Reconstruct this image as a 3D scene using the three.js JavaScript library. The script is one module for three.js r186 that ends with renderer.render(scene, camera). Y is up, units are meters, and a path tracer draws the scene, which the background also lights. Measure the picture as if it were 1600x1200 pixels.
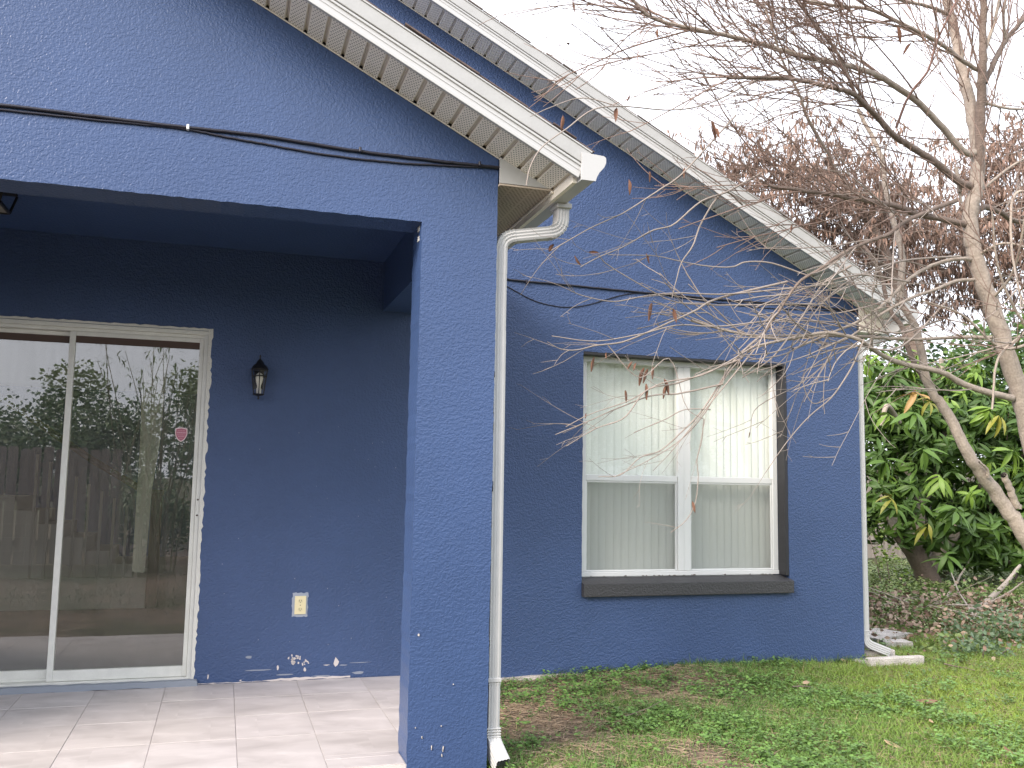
import * as THREE from 'three';
import { mergeGeometries } from 'three/addons/utils/BufferGeometryUtils.js';
import { RoundedBoxGeometry } from 'three/addons/geometries/RoundedBoxGeometry.js';

// ---------------------------------------------------------------- camera, sky, sun, exposure
const scene = new THREE.Scene();
const EYE = new THREE.Vector3(0, 1.3036, 6.2956);
const yaw = THREE.MathUtils.degToRad(17.2688), pitch = THREE.MathUtils.degToRad(6.1485), roll = THREE.MathUtils.degToRad(1.0202);
const FWD = new THREE.Vector3(Math.sin(yaw) * Math.cos(pitch), Math.sin(pitch), -Math.cos(yaw) * Math.cos(pitch));
const r0 = new THREE.Vector3(Math.cos(yaw), 0, Math.sin(yaw)), u0 = new THREE.Vector3().crossVectors(r0, FWD);
const RIGHT = r0.clone().multiplyScalar(Math.cos(roll)).addScaledVector(u0, Math.sin(roll));
const UPV = u0.clone().multiplyScalar(Math.cos(roll)).addScaledVector(r0, -Math.sin(roll));
const FOC = 1434.07;
const camera = new THREE.PerspectiveCamera(2 * Math.atan(600 / FOC) * 180 / Math.PI, 4 / 3, 0.05, 2000);
camera.position.copy(EYE); camera.up.copy(UPV); camera.lookAt(EYE.clone().add(FWD));
scene.add(camera);

const renderer = new THREE.WebGLRenderer({ antialias: true });
renderer.setSize(1024, 768);
renderer.toneMapping = THREE.LinearToneMapping;
renderer.toneMappingExposure = 1.24;
renderer.shadowMap.enabled = true;

const SUN = new THREE.Vector3(-1.02, 0.74, 0.60).normalize();
const sun = new THREE.DirectionalLight(0xfff0e0, 4.7);
sun.position.copy(SUN).multiplyScalar(40); sun.target.position.set(2, 0, 0);
sun.castShadow = true; sun.shadow.radius = 48; sun.shadow.mapSize.set(2048, 2048);
Object.assign(sun.shadow.camera, { left: -22, right: 22, top: 22, bottom: -22, near: 1, far: 90 });
scene.add(sun, sun.target);

// ---------------------------------------------------------------- random numbers and noise
let seed = 12345;
function rnd() { seed |= 0; seed = seed + 0x6D2B79F5 | 0; let t = Math.imul(seed ^ seed >>> 15, 1 | seed); t = t + Math.imul(t ^ t >>> 7, 61 | t) ^ t; return ((t ^ t >>> 14) >>> 0) / 4294967296; }
const R = (a, b) => a + (b - a) * rnd();
function gauss() { return (rnd() + rnd() + rnd() + rnd() - 2) * 1.2; }
function h2(x, y, s) { let h = Math.imul(x, 374761393) + Math.imul(y, 668265263) + Math.imul(s, 1442695041) | 0; h = Math.imul(h ^ h >>> 13, 1274126177); return ((h ^ h >>> 16) >>> 0) / 4294967296; }
const md = (a, p) => ((a % p) + p) % p;
function pn(x, y, p, s) {              // gradient noise, periodic in p cells
  const xi = Math.floor(x), yi = Math.floor(y), fx = x - xi, fy = y - yi;
  const g = (i, j) => { const a = h2(md(xi + i, p), md(yi + j, p), s) * 6.2832; return Math.cos(a) * (fx - i) + Math.sin(a) * (fy - j); };
  const u = fx * fx * fx * (fx * (fx * 6 - 15) + 10), v = fy * fy * fy * (fy * (fy * 6 - 15) + 10);
  const a = g(0, 0), b = g(1, 0), c = g(0, 1), d = g(1, 1);
  return 1.5 * (a + (b - a) * u + (c - a) * v + (a - b - c + d) * u * v);
}
function fbm(x, y, p, s, n = 4) { let t = 0, a = 0.5; for (let i = 0; i < n; i++) { t += a * pn(x, y, p, s + i * 17); x *= 2; y *= 2; p *= 2; a *= 0.5; } return t; }
const sst = (a, b, x) => { const t = Math.min(1, Math.max(0, (x - a) / (b - a))); return t * t * (3 - 2 * t); };
const clamp = (x, a = 0, b = 1) => Math.min(b, Math.max(a, x));

// the overcast sky
{
  const W = 512, H = 256, d = new Float32Array(W * H * 4);
  for (let j = 0; j < H; j++) for (let i = 0; i < W; i++) {
    const el = ((j + 0.5) / H - 0.5) * Math.PI, az = ((i + 0.5) / W - 0.5) * 2 * Math.PI;
    const x = Math.cos(el) * Math.cos(az), y = Math.sin(el), z = Math.cos(el) * Math.sin(az);
    const c = 0.16 * fbm(i / W * 8, j / H * 5 + 3, 8, 5, 5);
    const near = Math.max(0, x * SUN.x + y * SUN.y + z * SUN.z);
    const L = (1.5 + 0.15 * Math.max(0, y) + 1.1 * Math.pow(near, 4)) * (1 + c);
    const k = (j * W + i) * 4;
    d[k] = L * 0.955; d[k + 1] = L * 0.985; d[k + 2] = L * 1.07; d[k + 3] = 1;
  }
  const t = new THREE.DataTexture(d, W, H, THREE.RGBAFormat, THREE.FloatType);
  t.mapping = THREE.EquirectangularReflectionMapping; t.magFilter = THREE.LinearFilter; t.needsUpdate = true;
  scene.background = t; scene.environment = t;
}

// ---------------------------------------------------------------- helpers
const ray = (u, v) => FWD.clone().addScaledVector(RIGHT, (u - 800) / FOC).addScaledVector(UPV, (600 - v) / FOC);
const at = (u, v, d) => EYE.clone().addScaledVector(ray(u, v), d);                       // a point seen at (u, v), d metres deep
const wp = (u, v, z) => { const q = ray(u, v); return EYE.clone().addScaledVector(q, (z - EYE.z) / q.z); };
const gp = (u, v, y = -0.06) => { const q = ray(u, v); return EYE.clone().addScaledVector(q, (y - EYE.y) / q.y); };
const taken = {};
function numbered(n) { const k = taken[n] = (taken[n] ?? -1) + 1; return k ? `${n}_${String(k).padStart(3, '0')}` : n; }
function thing(name, label, category, pos = [0, 0, 0], group) {
  const o = new THREE.Group(); o.name = numbered(name); o.position.set(...pos);
  o.userData = { label, category }; if (group) o.userData.group = group;
  scene.add(o); return o;
}
function part(name, geo, mat, parent, label) {           // geo in world axes when the parent is a thing set off the origin
  const m = new THREE.Mesh(geo, mat); m.name = name; m.castShadow = m.receiveShadow = true;
  if (label) m.userData.label = label;
  parent.add(m); return m;
}
function structure(name, geo, mat) { const m = part(name, geo, mat, scene); m.name = numbered(name); m.userData.kind = 'structure'; return m; }
const M4 = new THREE.Matrix4();
function box(x0, x1, y0, y1, z0, z1) {                     // uv in metres
  const g = new THREE.BoxGeometry(x1 - x0, y1 - y0, z1 - z0); g.translate((x0 + x1) / 2, (y0 + y1) / 2, (z0 + z1) / 2);
  return planarUV(g);
}
function rbox(x0, x1, y0, y1, z0, z1, r = 0.004) {
  const g = new RoundedBoxGeometry(x1 - x0, y1 - y0, z1 - z0, 2, Math.min(r, (x1 - x0) * 0.45, (y1 - y0) * 0.45, (z1 - z0) * 0.45));
  g.translate((x0 + x1) / 2, (y0 + y1) / 2, (z0 + z1) / 2); return planarUV(g);
}
function planarUV(g) {
  const p = g.attributes.position, n = g.attributes.normal, uv = new Float32Array(p.count * 2);
  for (let i = 0; i < p.count; i++) {
    const ax = Math.abs(n.getX(i)), ay = Math.abs(n.getY(i)), az = Math.abs(n.getZ(i));
    const [a, b] = az >= ax && az >= ay ? [p.getX(i), p.getY(i)] : ax >= ay ? [p.getZ(i), p.getY(i)] : [p.getX(i), p.getZ(i)];
    uv[i * 2] = a; uv[i * 2 + 1] = b;
  }
  g.setAttribute('uv', new THREE.BufferAttribute(uv, 2)); return g;
}
function merge(list) { return mergeGeometries(list.map(g => { const q = g.index ? g.toNonIndexed() : g; for (const k of Object.keys(q.attributes)) if (!['position', 'normal', 'uv'].includes(k)) q.deleteAttribute(k); return q; })); }
function poly(pts, holes, depth, z0) {                     // an extruded outline, pts as [x, y]
  const s = new THREE.Shape(pts.map(p => new THREE.Vector2(p[0], p[1])));
  for (const h of holes || []) s.holes.push(new THREE.Path(h.map(p => new THREE.Vector2(p[0], p[1]))));
  const g = new THREE.ExtrudeGeometry(s, { depth, bevelEnabled: false }); g.translate(0, 0, z0); return g;
}
function rough(pts, step, amp) {                           // a closed outline with trowelled, slightly uneven edges
  const out = [];
  pts.forEach((p, i) => {
    const q = pts[(i + 1) % pts.length], L = Math.hypot(q[0] - p[0], q[1] - p[1]), n = Math.max(1, Math.round(L / step));
    for (let k = 0; k < n; k++) { const t = k / n, e = k ? R(-amp, amp) : 0; out.push([p[0] + (q[0] - p[0]) * t - e * (q[1] - p[1]) / L, p[1] + (q[1] - p[1]) * t + e * (q[0] - p[0]) / L]); }
  });
  return out;
}
const rect = (x0, x1, y0, y1) => [[x0, y0], [x1, y0], [x1, y1], [x0, y1]];
function tube(pts, radii, sides = 6, cap = true) {         // a tapering tube through points, uv in metres
  const n = pts.length, pos = [], nor = [], uv = [], idx = []; let up = new THREE.Vector3(0.31, 0.2, 0.93), len = 0;
  const T = new THREE.Vector3(), A = new THREE.Vector3(), B = new THREE.Vector3();
  for (let i = 0; i < n; i++) {
    T.subVectors(pts[Math.min(n - 1, i + 1)], pts[Math.max(0, i - 1)]).normalize();
    A.crossVectors(T, up).normalize(); B.crossVectors(A, T).normalize(); up.copy(B);
    if (i) len += pts[i].distanceTo(pts[i - 1]);
    const r = Array.isArray(radii) ? radii[Math.min(i, radii.length - 1)] : radii;
    for (let k = 0; k <= sides; k++) {
      const a = k / sides * 6.28318, c = Math.cos(a), s = Math.sin(a), nx = A.x * c + B.x * s, ny = A.y * c + B.y * s, nz = A.z * c + B.z * s;
      pos.push(pts[i].x + nx * r, pts[i].y + ny * r, pts[i].z + nz * r); nor.push(nx, ny, nz); uv.push(k / sides * 6.283 * r, len);
    }
  }
  const w = sides + 1;
  for (let i = 0; i < n - 1; i++) for (let k = 0; k < sides; k++) { const a = i * w + k; idx.push(a, a + w, a + 1, a + 1, a + w, a + w + 1); }
  if (cap) for (const [i, f] of [[0, 0], [n - 1, 1]]) for (let k = 1; k < sides - 1; k++) f ? idx.push(i * w, i * w + k + 1, i * w + k) : idx.push(i * w, i * w + k, i * w + k + 1);
  const g = new THREE.BufferGeometry();
  g.setAttribute('position', new THREE.Float32BufferAttribute(pos, 3)); g.setAttribute('normal', new THREE.Float32BufferAttribute(nor, 3)); g.setAttribute('uv', new THREE.Float32BufferAttribute(uv, 2));
  g.setIndex(idx); return g;
}
const smooth = (pts, n) => new THREE.CatmullRomCurve3(pts).getPoints(n);
function tri(list) {                                       // loose triangles / fans from arrays of points, flat normals
  const g = new THREE.BufferGeometry(), p = []; for (const t of list) for (const q of t) p.push(...q);
  g.setAttribute('position', new THREE.Float32BufferAttribute(p, 3)); g.computeVertexNormals();
  g.setAttribute('uv', new THREE.Float32BufferAttribute(new Array(p.length / 3 * 2).fill(0), 2)); return g;
}
function instanced(name, geo, mat, list, parent, colors) { // list of Matrix4
  const m = new THREE.InstancedMesh(geo, mat, list.length); m.name = name; m.castShadow = m.receiveShadow = true;
  list.forEach((x, i) => { m.setMatrixAt(i, x); if (colors) m.setColorAt(i, colors[i]); });
  m.userData.kind = 'stuff'; parent.add(m); return m;
}
const xf = (p, q, s) => new THREE.Matrix4().compose(p, q, typeof s === 'number' ? new THREE.Vector3(s, s, s) : s);
const eul = (x, y, z, o = 'YXZ') => new THREE.Quaternion().setFromEuler(new THREE.Euler(x, y, z, o));

// ---------------------------------------------------------------- textures
function dtex(n, m, f, srgb = false) {
  const d = new Uint8Array(n * m * 4);
  for (let j = 0; j < m; j++) for (let i = 0; i < n; i++) { const v = f(i / n, j / m, i, j), k = (j * n + i) * 4; if (typeof v === 'number') d[k] = d[k + 1] = d[k + 2] = clamp(v) * 255; else { d[k] = clamp(v[0]) * 255; d[k + 1] = clamp(v[1]) * 255; d[k + 2] = clamp(v[2]) * 255; } d[k + 3] = 255; }
  const t = new THREE.DataTexture(d, n, m, THREE.RGBAFormat, THREE.UnsignedByteType);
  t.wrapS = t.wrapT = THREE.RepeatWrapping; t.magFilter = THREE.LinearFilter; t.needsUpdate = true; if (srgb) t.colorSpace = THREE.SRGBColorSpace; return t;
}
const rep = (t, x, y = x) => { const c = t.clone(); c.repeat.set(x, y); c.needsUpdate = true; return c; };
// trowelled stucco, one tile = 1.5 m
const stuccoH = dtex(1024, 1024, (u, v) => {
  const wx = 0.35 * pn(u * 24, v * 24, 24, 3), wy = 0.35 * pn(u * 24, v * 24, 24, 4);
  const n = pn(u * 62 + wx, v * 62 + wy, 62, 11) * 0.7 + pn(u * 118 + 2 * wx, v * 118 + 2 * wy, 118, 12) * 0.6;
  const big = pn(u * 9, v * 9, 9, 13);
  const ridge = 1 - Math.abs(pn(u * 90 + wy, v * 90 + wx, 90, 15)) * 1.7;
  return 0.42 + 0.26 * sst(-0.5, 0.55, n) + 0.07 * ridge + 0.07 * big + 0.07 * pn(u * 200, v * 200, 200, 14);
});
const stuccoC = dtex(512, 512, (u, v) => {                // worn paint: faint cloudiness and chalky specks, one tile = 2.3 m
  const n = 0.9 + 0.09 * fbm(u * 5, v * 5, 5, 21, 5) + 0.05 * fbm(u * 40, v * 40, 40, 22, 3);
  const sp = pn(u * 90, v * 90, 90, 23) > 0.93 ? 0.35 : 0;
  return [n + sp, n + sp * 0.8, n + sp * 0.45];
});
const grainC = dtex(128, 512, (u, v) => { const n = 0.8 + 0.22 * pn(u * 24 + 0.8 * pn(u * 3, v * 3, 3, 31), v * 3, 24, 32) + 0.16 * pn(u * 8, v * 2, 8, 33); return [n, n * 0.98, n * 0.96]; });
const barkC = dtex(256, 512, (u, v) => {
  const n = 0.80 + 0.26 * fbm(u * 6, v * 14, 1000, 41, 4) + 0.14 * pn(u * 22, v * 60, 1000, 42), l = sst(0.15, 0.5, fbm(u * 4, v * 8, 1000, 45, 3));
  return [n + 0.12 * l, n + 0.13 * l, n + 0.11 * l];
});
const tileC = dtex(512, 512, (u, v) => {
  const n = fbm(u * 3 + 0.5 * pn(u * 4, v * 4, 4, 51), v * 5, 1000, 52, 5), s = sst(0.1, 0.6, pn(u * 6 + n, v * 13 + 2 * n, 1000, 53));
  const k = 0.22 * n + 0.06 * s; return [0.83 + k, 0.80 + k, 0.79 + 1.02 * k];
});
const groundC = dtex(1024, 1024, (u, v) => {              // dry thatch, soil and bits, one tile = 1.8 m
  const n = fbm(u * 10, v * 10, 10, 61, 6), f = pn(u * 160, v * 60, 160, 62), g = pn(u * 70, v * 190, 70, 63);
  const s = sst(0.25, 0.6, f) * 0.45 + sst(0.25, 0.6, g) * 0.45, d = 0.62 + 0.45 * n - 0.3 * sst(0.3, 0.7, pn(u * 60, v * 60, 60, 65));
  return [d * 0.9 + s * 0.5, d * 0.86 + s * 0.47, d * 0.82 + s * 0.4];
});
const perfC = dtex(128, 512, (u, v) => {                  // rows of punched vent holes
  const a = u * 5, b = v * 17, o = Math.floor(b) % 2 ? 0.5 : 0, dx = md(a + o, 1) - 0.5, dy = b - Math.floor(b) - 0.5;
  const hole = Math.hypot(dx, dy) < 0.28 ? 0.4 : 1, m = u > 0.04 && u < 0.96 ? hole : 1; return [m, m * 0.99, m * 0.97];
});
const asphaltC = dtex(256, 256, (u, v) => 0.75 + 0.35 * pn(u * 90, v * 90, 90, 71) + 0.2 * pn(u * 7, v * 7, 7, 72));

// ---------------------------------------------------------------- materials
const std = (r, g, b, rough = 0.8, extra = {}) => { const m = new THREE.MeshStandardMaterial({ roughness: rough, ...extra }); m.color.setRGB(r, g, b); return m; };
const BLUE = [0.050, 0.091, 0.212];
const M = {
  stucco: std(...BLUE, 0.36, { map: rep(stuccoC, 1 / 2.3), bumpMap: rep(stuccoH, 1 / 1.08), bumpScale: 0.0038 }),
  stuccoFar: std(...BLUE, 0.46, { map: rep(stuccoC, 1 / 2.3), bumpMap: rep(stuccoH, 1 / 1.13), bumpScale: 0.0075 }),
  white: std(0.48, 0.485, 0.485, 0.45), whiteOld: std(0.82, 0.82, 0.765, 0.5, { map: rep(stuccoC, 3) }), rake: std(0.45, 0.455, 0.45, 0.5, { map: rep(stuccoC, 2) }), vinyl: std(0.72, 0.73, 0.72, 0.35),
  soffit: std(0.93, 0.905, 0.86, 0.6, { map: perfC }), soffitPlain: std(0.84, 0.79, 0.70, 0.6), groove: std(0.78, 0.745, 0.68, 0.8),
  soffitBack: std(0.95, 0.93, 0.90, 0.6, { map: perfC }), level: std(0.5, 0.43, 0.36, 0.85, { map: rep(perfC, 9, 3) }),
  shingle: std(0.16, 0.12, 0.11, 0.95, { map: rep(asphaltC, 3) }), shinglePale: std(0.32, 0.28, 0.26, 0.95, { map: rep(asphaltC, 3) }),
  trimDark: std(0.024, 0.024, 0.028, 0.5), sill: std(0.05, 0.05, 0.055, 0.5, { bumpMap: rep(stuccoH, 1 / 1.2), bumpScale: 0.007 }),
  cable: std(0.022, 0.022, 0.034, 0.3), caulk: std(0.72, 0.71, 0.66, 0.9, { bumpMap: rep(stuccoH, 1 / 0.6), bumpScale: 0.006 }),
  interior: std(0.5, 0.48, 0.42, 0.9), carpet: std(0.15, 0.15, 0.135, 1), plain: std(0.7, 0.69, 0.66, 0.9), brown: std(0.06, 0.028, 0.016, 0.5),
  black: std(0.012, 0.011, 0.011, 0.4), concrete: std(0.66, 0.61, 0.57, 0.9, { map: rep(asphaltC, 1.4), bumpMap: rep(stuccoH, 1 / 0.8), bumpScale: 0.006 }),
  rubber: std(0.02, 0.02, 0.02, 0.7),
};

// ---------------------------------------------------------------- the ground: one sheet to the horizon
const GY = -0.06;
const cover = (x, z) => {                                  // how thick the lawn grows, 0 bare to 1 lush
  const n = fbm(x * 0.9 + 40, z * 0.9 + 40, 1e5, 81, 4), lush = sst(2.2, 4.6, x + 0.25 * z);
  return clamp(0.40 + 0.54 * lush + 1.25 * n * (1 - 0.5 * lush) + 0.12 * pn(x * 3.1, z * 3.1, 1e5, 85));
};
const groundY = (x, z) => {
  const k = sst(0.1, 0.8, Math.max(z > 2 ? z - 2 : 0, x - 1.3)) ;
  return GY + k * (0.022 * pn(x * 1.7 + 9, z * 1.7 + 9, 1e5, 83) + 0.012 * pn(x * 5 + 9, z * 5 + 9, 1e5, 84)) + 0.035 * sst(2.2, 3.4, x) * sst(4.8, 4.0, x) * sst(0.9, 0.1, Math.abs(z));
};
{
  const N = 260, pos = [], uv = [], col = [], idx = [];
  const warp = t => 9 * t + 900 * Math.pow(Math.abs(t), 7) * Math.sign(t);
  for (let j = 0; j <= N; j++) for (let i = 0; i <= N; i++) {
    const x = 3.5 + warp(i / N * 2 - 1), z = 0.5 + warp(j / N * 2 - 1), near = sst(40, 12, Math.hypot(x - 3, z));
    const c = cover(x, z), soil = [0.27, 0.205, 0.15], grass = [0.10, 0.115, 0.045];
    pos.push(x, near > 0 ? groundY(x, z) : GY, z); uv.push(x, z);
    const m = sst(0.3, 0.8, c) * 0.75 * near + 0.85 * (1 - near); for (let k = 0; k < 3; k++) col.push(soil[k] + (grass[k] - soil[k]) * m);
  }
  for (let j = 0; j < N; j++) for (let i = 0; i < N; i++) { const a = j * (N + 1) + i; idx.push(a, a + N + 1, a + 1, a + 1, a + N + 1, a + N + 2); }
  const g = new THREE.BufferGeometry();
  g.setAttribute('position', new THREE.Float32BufferAttribute(pos, 3)); g.setAttribute('uv', new THREE.Float32BufferAttribute(uv, 2)); g.setAttribute('color', new THREE.Float32BufferAttribute(col, 3));
  g.setIndex(idx); g.computeVertexNormals();
  structure('ground', g, new THREE.MeshStandardMaterial({ vertexColors: true, roughness: 1, map: rep(groundC, 1 / 1.8), bumpMap: rep(groundC, 1 / 1.8), bumpScale: 0.02 }));
}

// ---------------------------------------------------------------- the house
const ZF = 1.9435, ZB = 1.7287, PX0 = 0.8737, PX1 = 1.2602, OT = 2.5754, HX = 4.93;
const SF = -0.508, BF = 3.590, SB = -0.506, BB = 5.302, RX = -1.6;                       // rake lines y = S x + B, ridge at x = RX
const house = thing('house', 'blue stucco house with white soffits, gabled porch and a second gable behind', 'house');
const inner = -0.2;
{
  const ridge = SB * RX + BB, lx = 2 * RX - HX, ey = SB * HX + BB;
  const door = rect(-1.86, -0.135, 0.0, 2.262), win = rough(rect(2.5106, 4.2503, 0.5, 2.2855), 0.05, 0.002);
  part('gable_wall', poly([[lx, -0.3], [HX, -0.3], [HX, ey], [RX, ridge], [lx, ey]], [door, win], 0.2, -0.2), M.stuccoFar, house);
  part('side_wall', box(HX - 0.2, HX, -0.3, ey, -10, -0.2), M.stuccoFar, house);
  // left and rear walls stand out of view; their openings are added to light the room inside
  const lw = poly(rect(0.2, 10, -0.3, ey), [rect(0.8, 5.7, 0.2, 2.5)], 0.2, 0); lw.rotateY(Math.PI / 2); lw.translate(lx, 0, 0);
  part('side_wall', lw, M.stuccoFar, house);
  part('rear_wall', poly(rect(lx, HX, -0.3, ey), [rect(-7.6, -3.6, 0.3, 2.5)], 0.2, -10.2), M.stuccoFar, house);
  part('room_floor', box(lx + 0.2, HX - 0.2, -0.1, 0.0, -10, -0.2), M.carpet, house);
  part('room_ceiling', box(lx + 0.2, HX - 0.2, 2.7, 2.8, -10, -0.2), M.interior, house);
  part('partition_wall', box(2.0, 2.1, 0.002, 2.699, -9.998, -0.201), M.interior, house);
  part('slab_edge', poly(rough(rect(1.3, 2.62, -0.3, -0.045), 0.12, 0.008), null, 0.03, 0.001), M.concrete, house);
  // the porch
  const pr = SF * RX + BF, plx = 2 * RX - PX1, pey = SF * PX1 + BF - 0.01;
  part('porch_front_wall', poly(rough([[PX1, -0.3], [PX1, pey], [RX, pr], [plx, pey], [plx, -0.3], [plx + PX1 - PX0, -0.3], [plx + PX1 - PX0, OT], [PX0, OT], [PX0, -0.3]], 0.035, 0.0022), null, ZF - ZB, ZB), M.stucco, house);
  part('porch_side_beam', box(1.004, PX1 - 0.002, 2.4757, 2.95, 0.001, ZB - 0.001), M.stucco, house);
  part('porch_side_beam', box(plx + 0.002, plx + 0.26, 2.4757, 2.95, 0.001, ZB - 0.001), M.stucco, house);
  part('added_porch_wall', box(-2.5, -2.3, -0.3, 2.825, 0.001, ZB - 0.001), M.stucco, house);  // unseen wall added to keep side light out of the porch
  part('porch_ceiling', box(plx + 0.26, 1.004, 2.8261, 2.88, 0.001, ZB - 0.001), M.stucco, house);
  // unpainted patch of stucco at the inner top of the post
  for (const [u, v] of [[652, 358], [648.5, 373]]) { const p = wp(u, v, ZF - 0.07); part('paint_chip', box(PX0 - 0.003, PX0 + 0.004, p.y - 0.012, p.y + 0.012, p.z - 0.02, p.z + 0.02), M.caulk, house); }
}
// roofs: slab, shingles along the rake, fascia boards, soffit panels, gutter
const slopeBox = (S, B, x0, x1, lo, hi, z0, z1, bevel = 0) => {     // a board that follows the rake; lo, hi are perpendicular offsets from the line
  const a = Math.atan(S), c = Math.cos(a), g = bevel ? rbox(0, (x1 - x0) / c, lo, hi, z0, z1, bevel) : box(0, (x1 - x0) / c, lo, hi, z0, z1);
  g.rotateZ(a); g.translate(x0, S * x0 + B, 0); return g;
};
const mirror = g => { g.scale(-1, 1, 1); g.translate(2 * RX, 0, 0); const i = g.index; if (i) for (let k = 0; k < i.count; k += 3) { const a = i.getX(k); i.setX(k, i.getX(k + 1)); i.setX(k + 1, a); } g.computeVertexNormals(); return g; };
function rakeRoof(o) {
  const { S, B, xe, zw, ov, zback, soffitM, from, shingleM, h } = o, c = Math.cos(Math.atan(S)), zf = zw + ov;
  part('roof', slopeBox(S, B, RX, xe, 0.126 * h, 0.136 * h, zback, zf - 0.012), M.shinglePale, house);
  part('roof', mirror(slopeBox(S, B, RX, xe, 0.126 * h, 0.136 * h, zback, zf - 0.012)), M.shinglePale, house);
  const f = (n, x0, x1, lo, hi, z0, z1, m, b) => part(n, slopeBox(S, B, x0, x1, lo, hi, z0, z1, b), m, house);
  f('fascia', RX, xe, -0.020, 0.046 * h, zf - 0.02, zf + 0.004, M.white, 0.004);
  f('fascia_bead', RX, xe, -0.024, -0.006, zf + 0.004, zf + 0.010, M.white, 0.003);
  f('fascia_bead', RX, xe, 0.012, 0.019, zf + 0.004, zf + 0.007, M.white, 0.0015);
  f('fascia_bead', RX, xe, 0.034 * h, 0.046 * h, zf + 0.004, zf + 0.013, M.white, 0.003);
  f('rake_board', RX, xe, 0.049 * h, 0.118 * h, zf - 0.02, zf + 0.018, M.rake, 0.004);
  f('drip_edge', RX, xe, 0.118 * h, 0.125 * h, zf - 0.03, zf + 0.024, M.white, 0.002);
  const mm = [mirror(slopeBox(S, B, RX, xe, -0.02, 0.12 * h, zf - 0.02, zf + 0.004))]; part('fascia', mm[0], M.white, house);
  part('soffit', mirror(slopeBox(S, B, RX, xe, 0.004, 0.010, zw + 0.001, zf - 0.021)), M.soffitPlain, house);
  f('soffit_backing', RX, xe - 0.01, 0.014, 0.020, zw + 0.001, zf - 0.021, M.groove);
  f('soffit_channel', RX, xe - 0.02, -0.009, -0.004, zw + 0.002, zw + 0.012, M.groove, 0.002);
  const step = 0.1016, L = (xe - 0.03 - from) / c, n = Math.floor(L / step), a = Math.atan(S);
  const pg = new THREE.BoxGeometry(0.078, 0.007, ov - 0.024), eg = new THREE.BoxGeometry(0.003, 0.013, ov - 0.024);
  for (let k = 0; k < n; k++) {
    const t = L - (k + 0.5) * step, x = from + t * c, y = S * x + B;
    const m = part('soffit_panel', pg, soffitM.perf, house); m.position.set(x, y + R(-0.0006, 0.0006), zw + ov / 2); m.rotation.z = a + R(-0.004, 0.004);
    const e = new THREE.Mesh(eg, soffitM.plain); e.name = 'rib'; e.position.set(-0.0405, 0.006, 0); m.add(e);
    const e2 = new THREE.Mesh(eg, soffitM.plain); e2.name = 'rib'; e2.position.set(0.0405, 0.006, 0); m.add(e2);
  }
  for (let x = from, k = 0; x < xe - 0.05; k++) {          // shingle tabs that hang over the rake
    const w = R(0.125, 0.142); part('shingle', slopeBox(S, B, x, Math.min(xe + 0.01, x + w * 0.98 * c), 0.1365 * h + R(0, 0.001), 0.141 * h + R(0.0, 0.004), zf - 0.2, zf + R(-0.004, 0.026)), shingleM, house); x += w * c;
  }
}
rakeRoof({ S: SF, B: BF, xe: 1.572, zw: ZF, ov: 0.34, zback: 0.003, from: -0.45, shingleM: M.shingle, h: 1, soffitM: { perf: M.soffit, plain: M.soffitPlain, trim: M.soffitPlain } });
rakeRoof({ S: SB, B: BB, xe: 5.17, zw: 0, ov: 0.28, zback: -10.4, from: 0.7, shingleM: M.shinglePale, h: 0.98, soffitM: { perf: M.soffitBack, plain: M.soffitBack, trim: M.soffitPlain } });
// a K-style gutter along z with an end cap; (x, y) is the upper back corner
function gutter(x, y, z0, z1, w, h) {
  const o = [[0, 0], [0, -h], [w * 0.55, -h], [w * 0.62, -h * 0.86], [w * 0.72, -h * 0.68], [w * 0.92, -h * 0.46], [w, -h * 0.28], [w, -h * 0.1], [w * 0.97, -h * 0.06]];
  const inn = [[w * 0.94, -h * 0.1], [w * 0.94, -h * 0.28], [w * 0.86, -h * 0.44], [w * 0.66, -h * 0.66], [w * 0.56, -h * 0.84], [w * 0.5, -h * 0.96], [0.004, -h * 0.96], [0.004, 0]];
  const sh = p => p.map(q => [x + q[0], y + q[1]]);
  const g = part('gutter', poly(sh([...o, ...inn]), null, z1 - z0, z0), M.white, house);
  part('end_cap', poly(sh([[-0.004, 0.004], [-0.004, -h - 0.004], [w * 0.56, -h - 0.004], ...o.slice(3), [w * 0.9, -h * 0.02]]), null, 0.006, z1 + 0.001), M.white, g);
  return g;
}
gutter(1.574, 2.888, 0.02, ZF + 0.362, 0.122, 0.128);
gutter(5.172, 2.75, -10, 0.30, 0.115, 0.12);
// the boxed return at the porch eave and the level soffits
{
  part('return_panel', poly([[PX1 + 0.002, 2.945], [PX1 + 0.002, 2.812], [1.548, 2.812]], null, 0.012, ZF + 0.012), M.white, house);
  part('eave_fascia', box(1.55, 1.572, 2.76, 2.9, 0.003, ZF + 0.30), M.soffitPlain, house);
  part('level_soffit', box(PX1 + 0.001, 1.549, 2.80, 2.808, 0.003, ZF + 0.026), M.level, house);
  part('soffit_channel', rbox(1.536, 1.549, 2.788, 2.799, 0.003, ZF + 0.03, 0.003), M.soffitPlain, house);
  part('return_panel', poly([[HX + 0.002, 2.80], [HX + 0.002, 2.60], [5.148, 2.60], [5.148, 2.692]], null, 0.012, 0.02), M.soffitPlain, house);
  part('level_soffit', box(HX + 0.001, 5.148, 2.588, 2.596, -10, 0.032), M.soffitBack, house);
  part('eave_fascia', box(5.15, 5.17, 2.58, 2.76, -10, 0.25), M.white, house);
}
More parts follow.
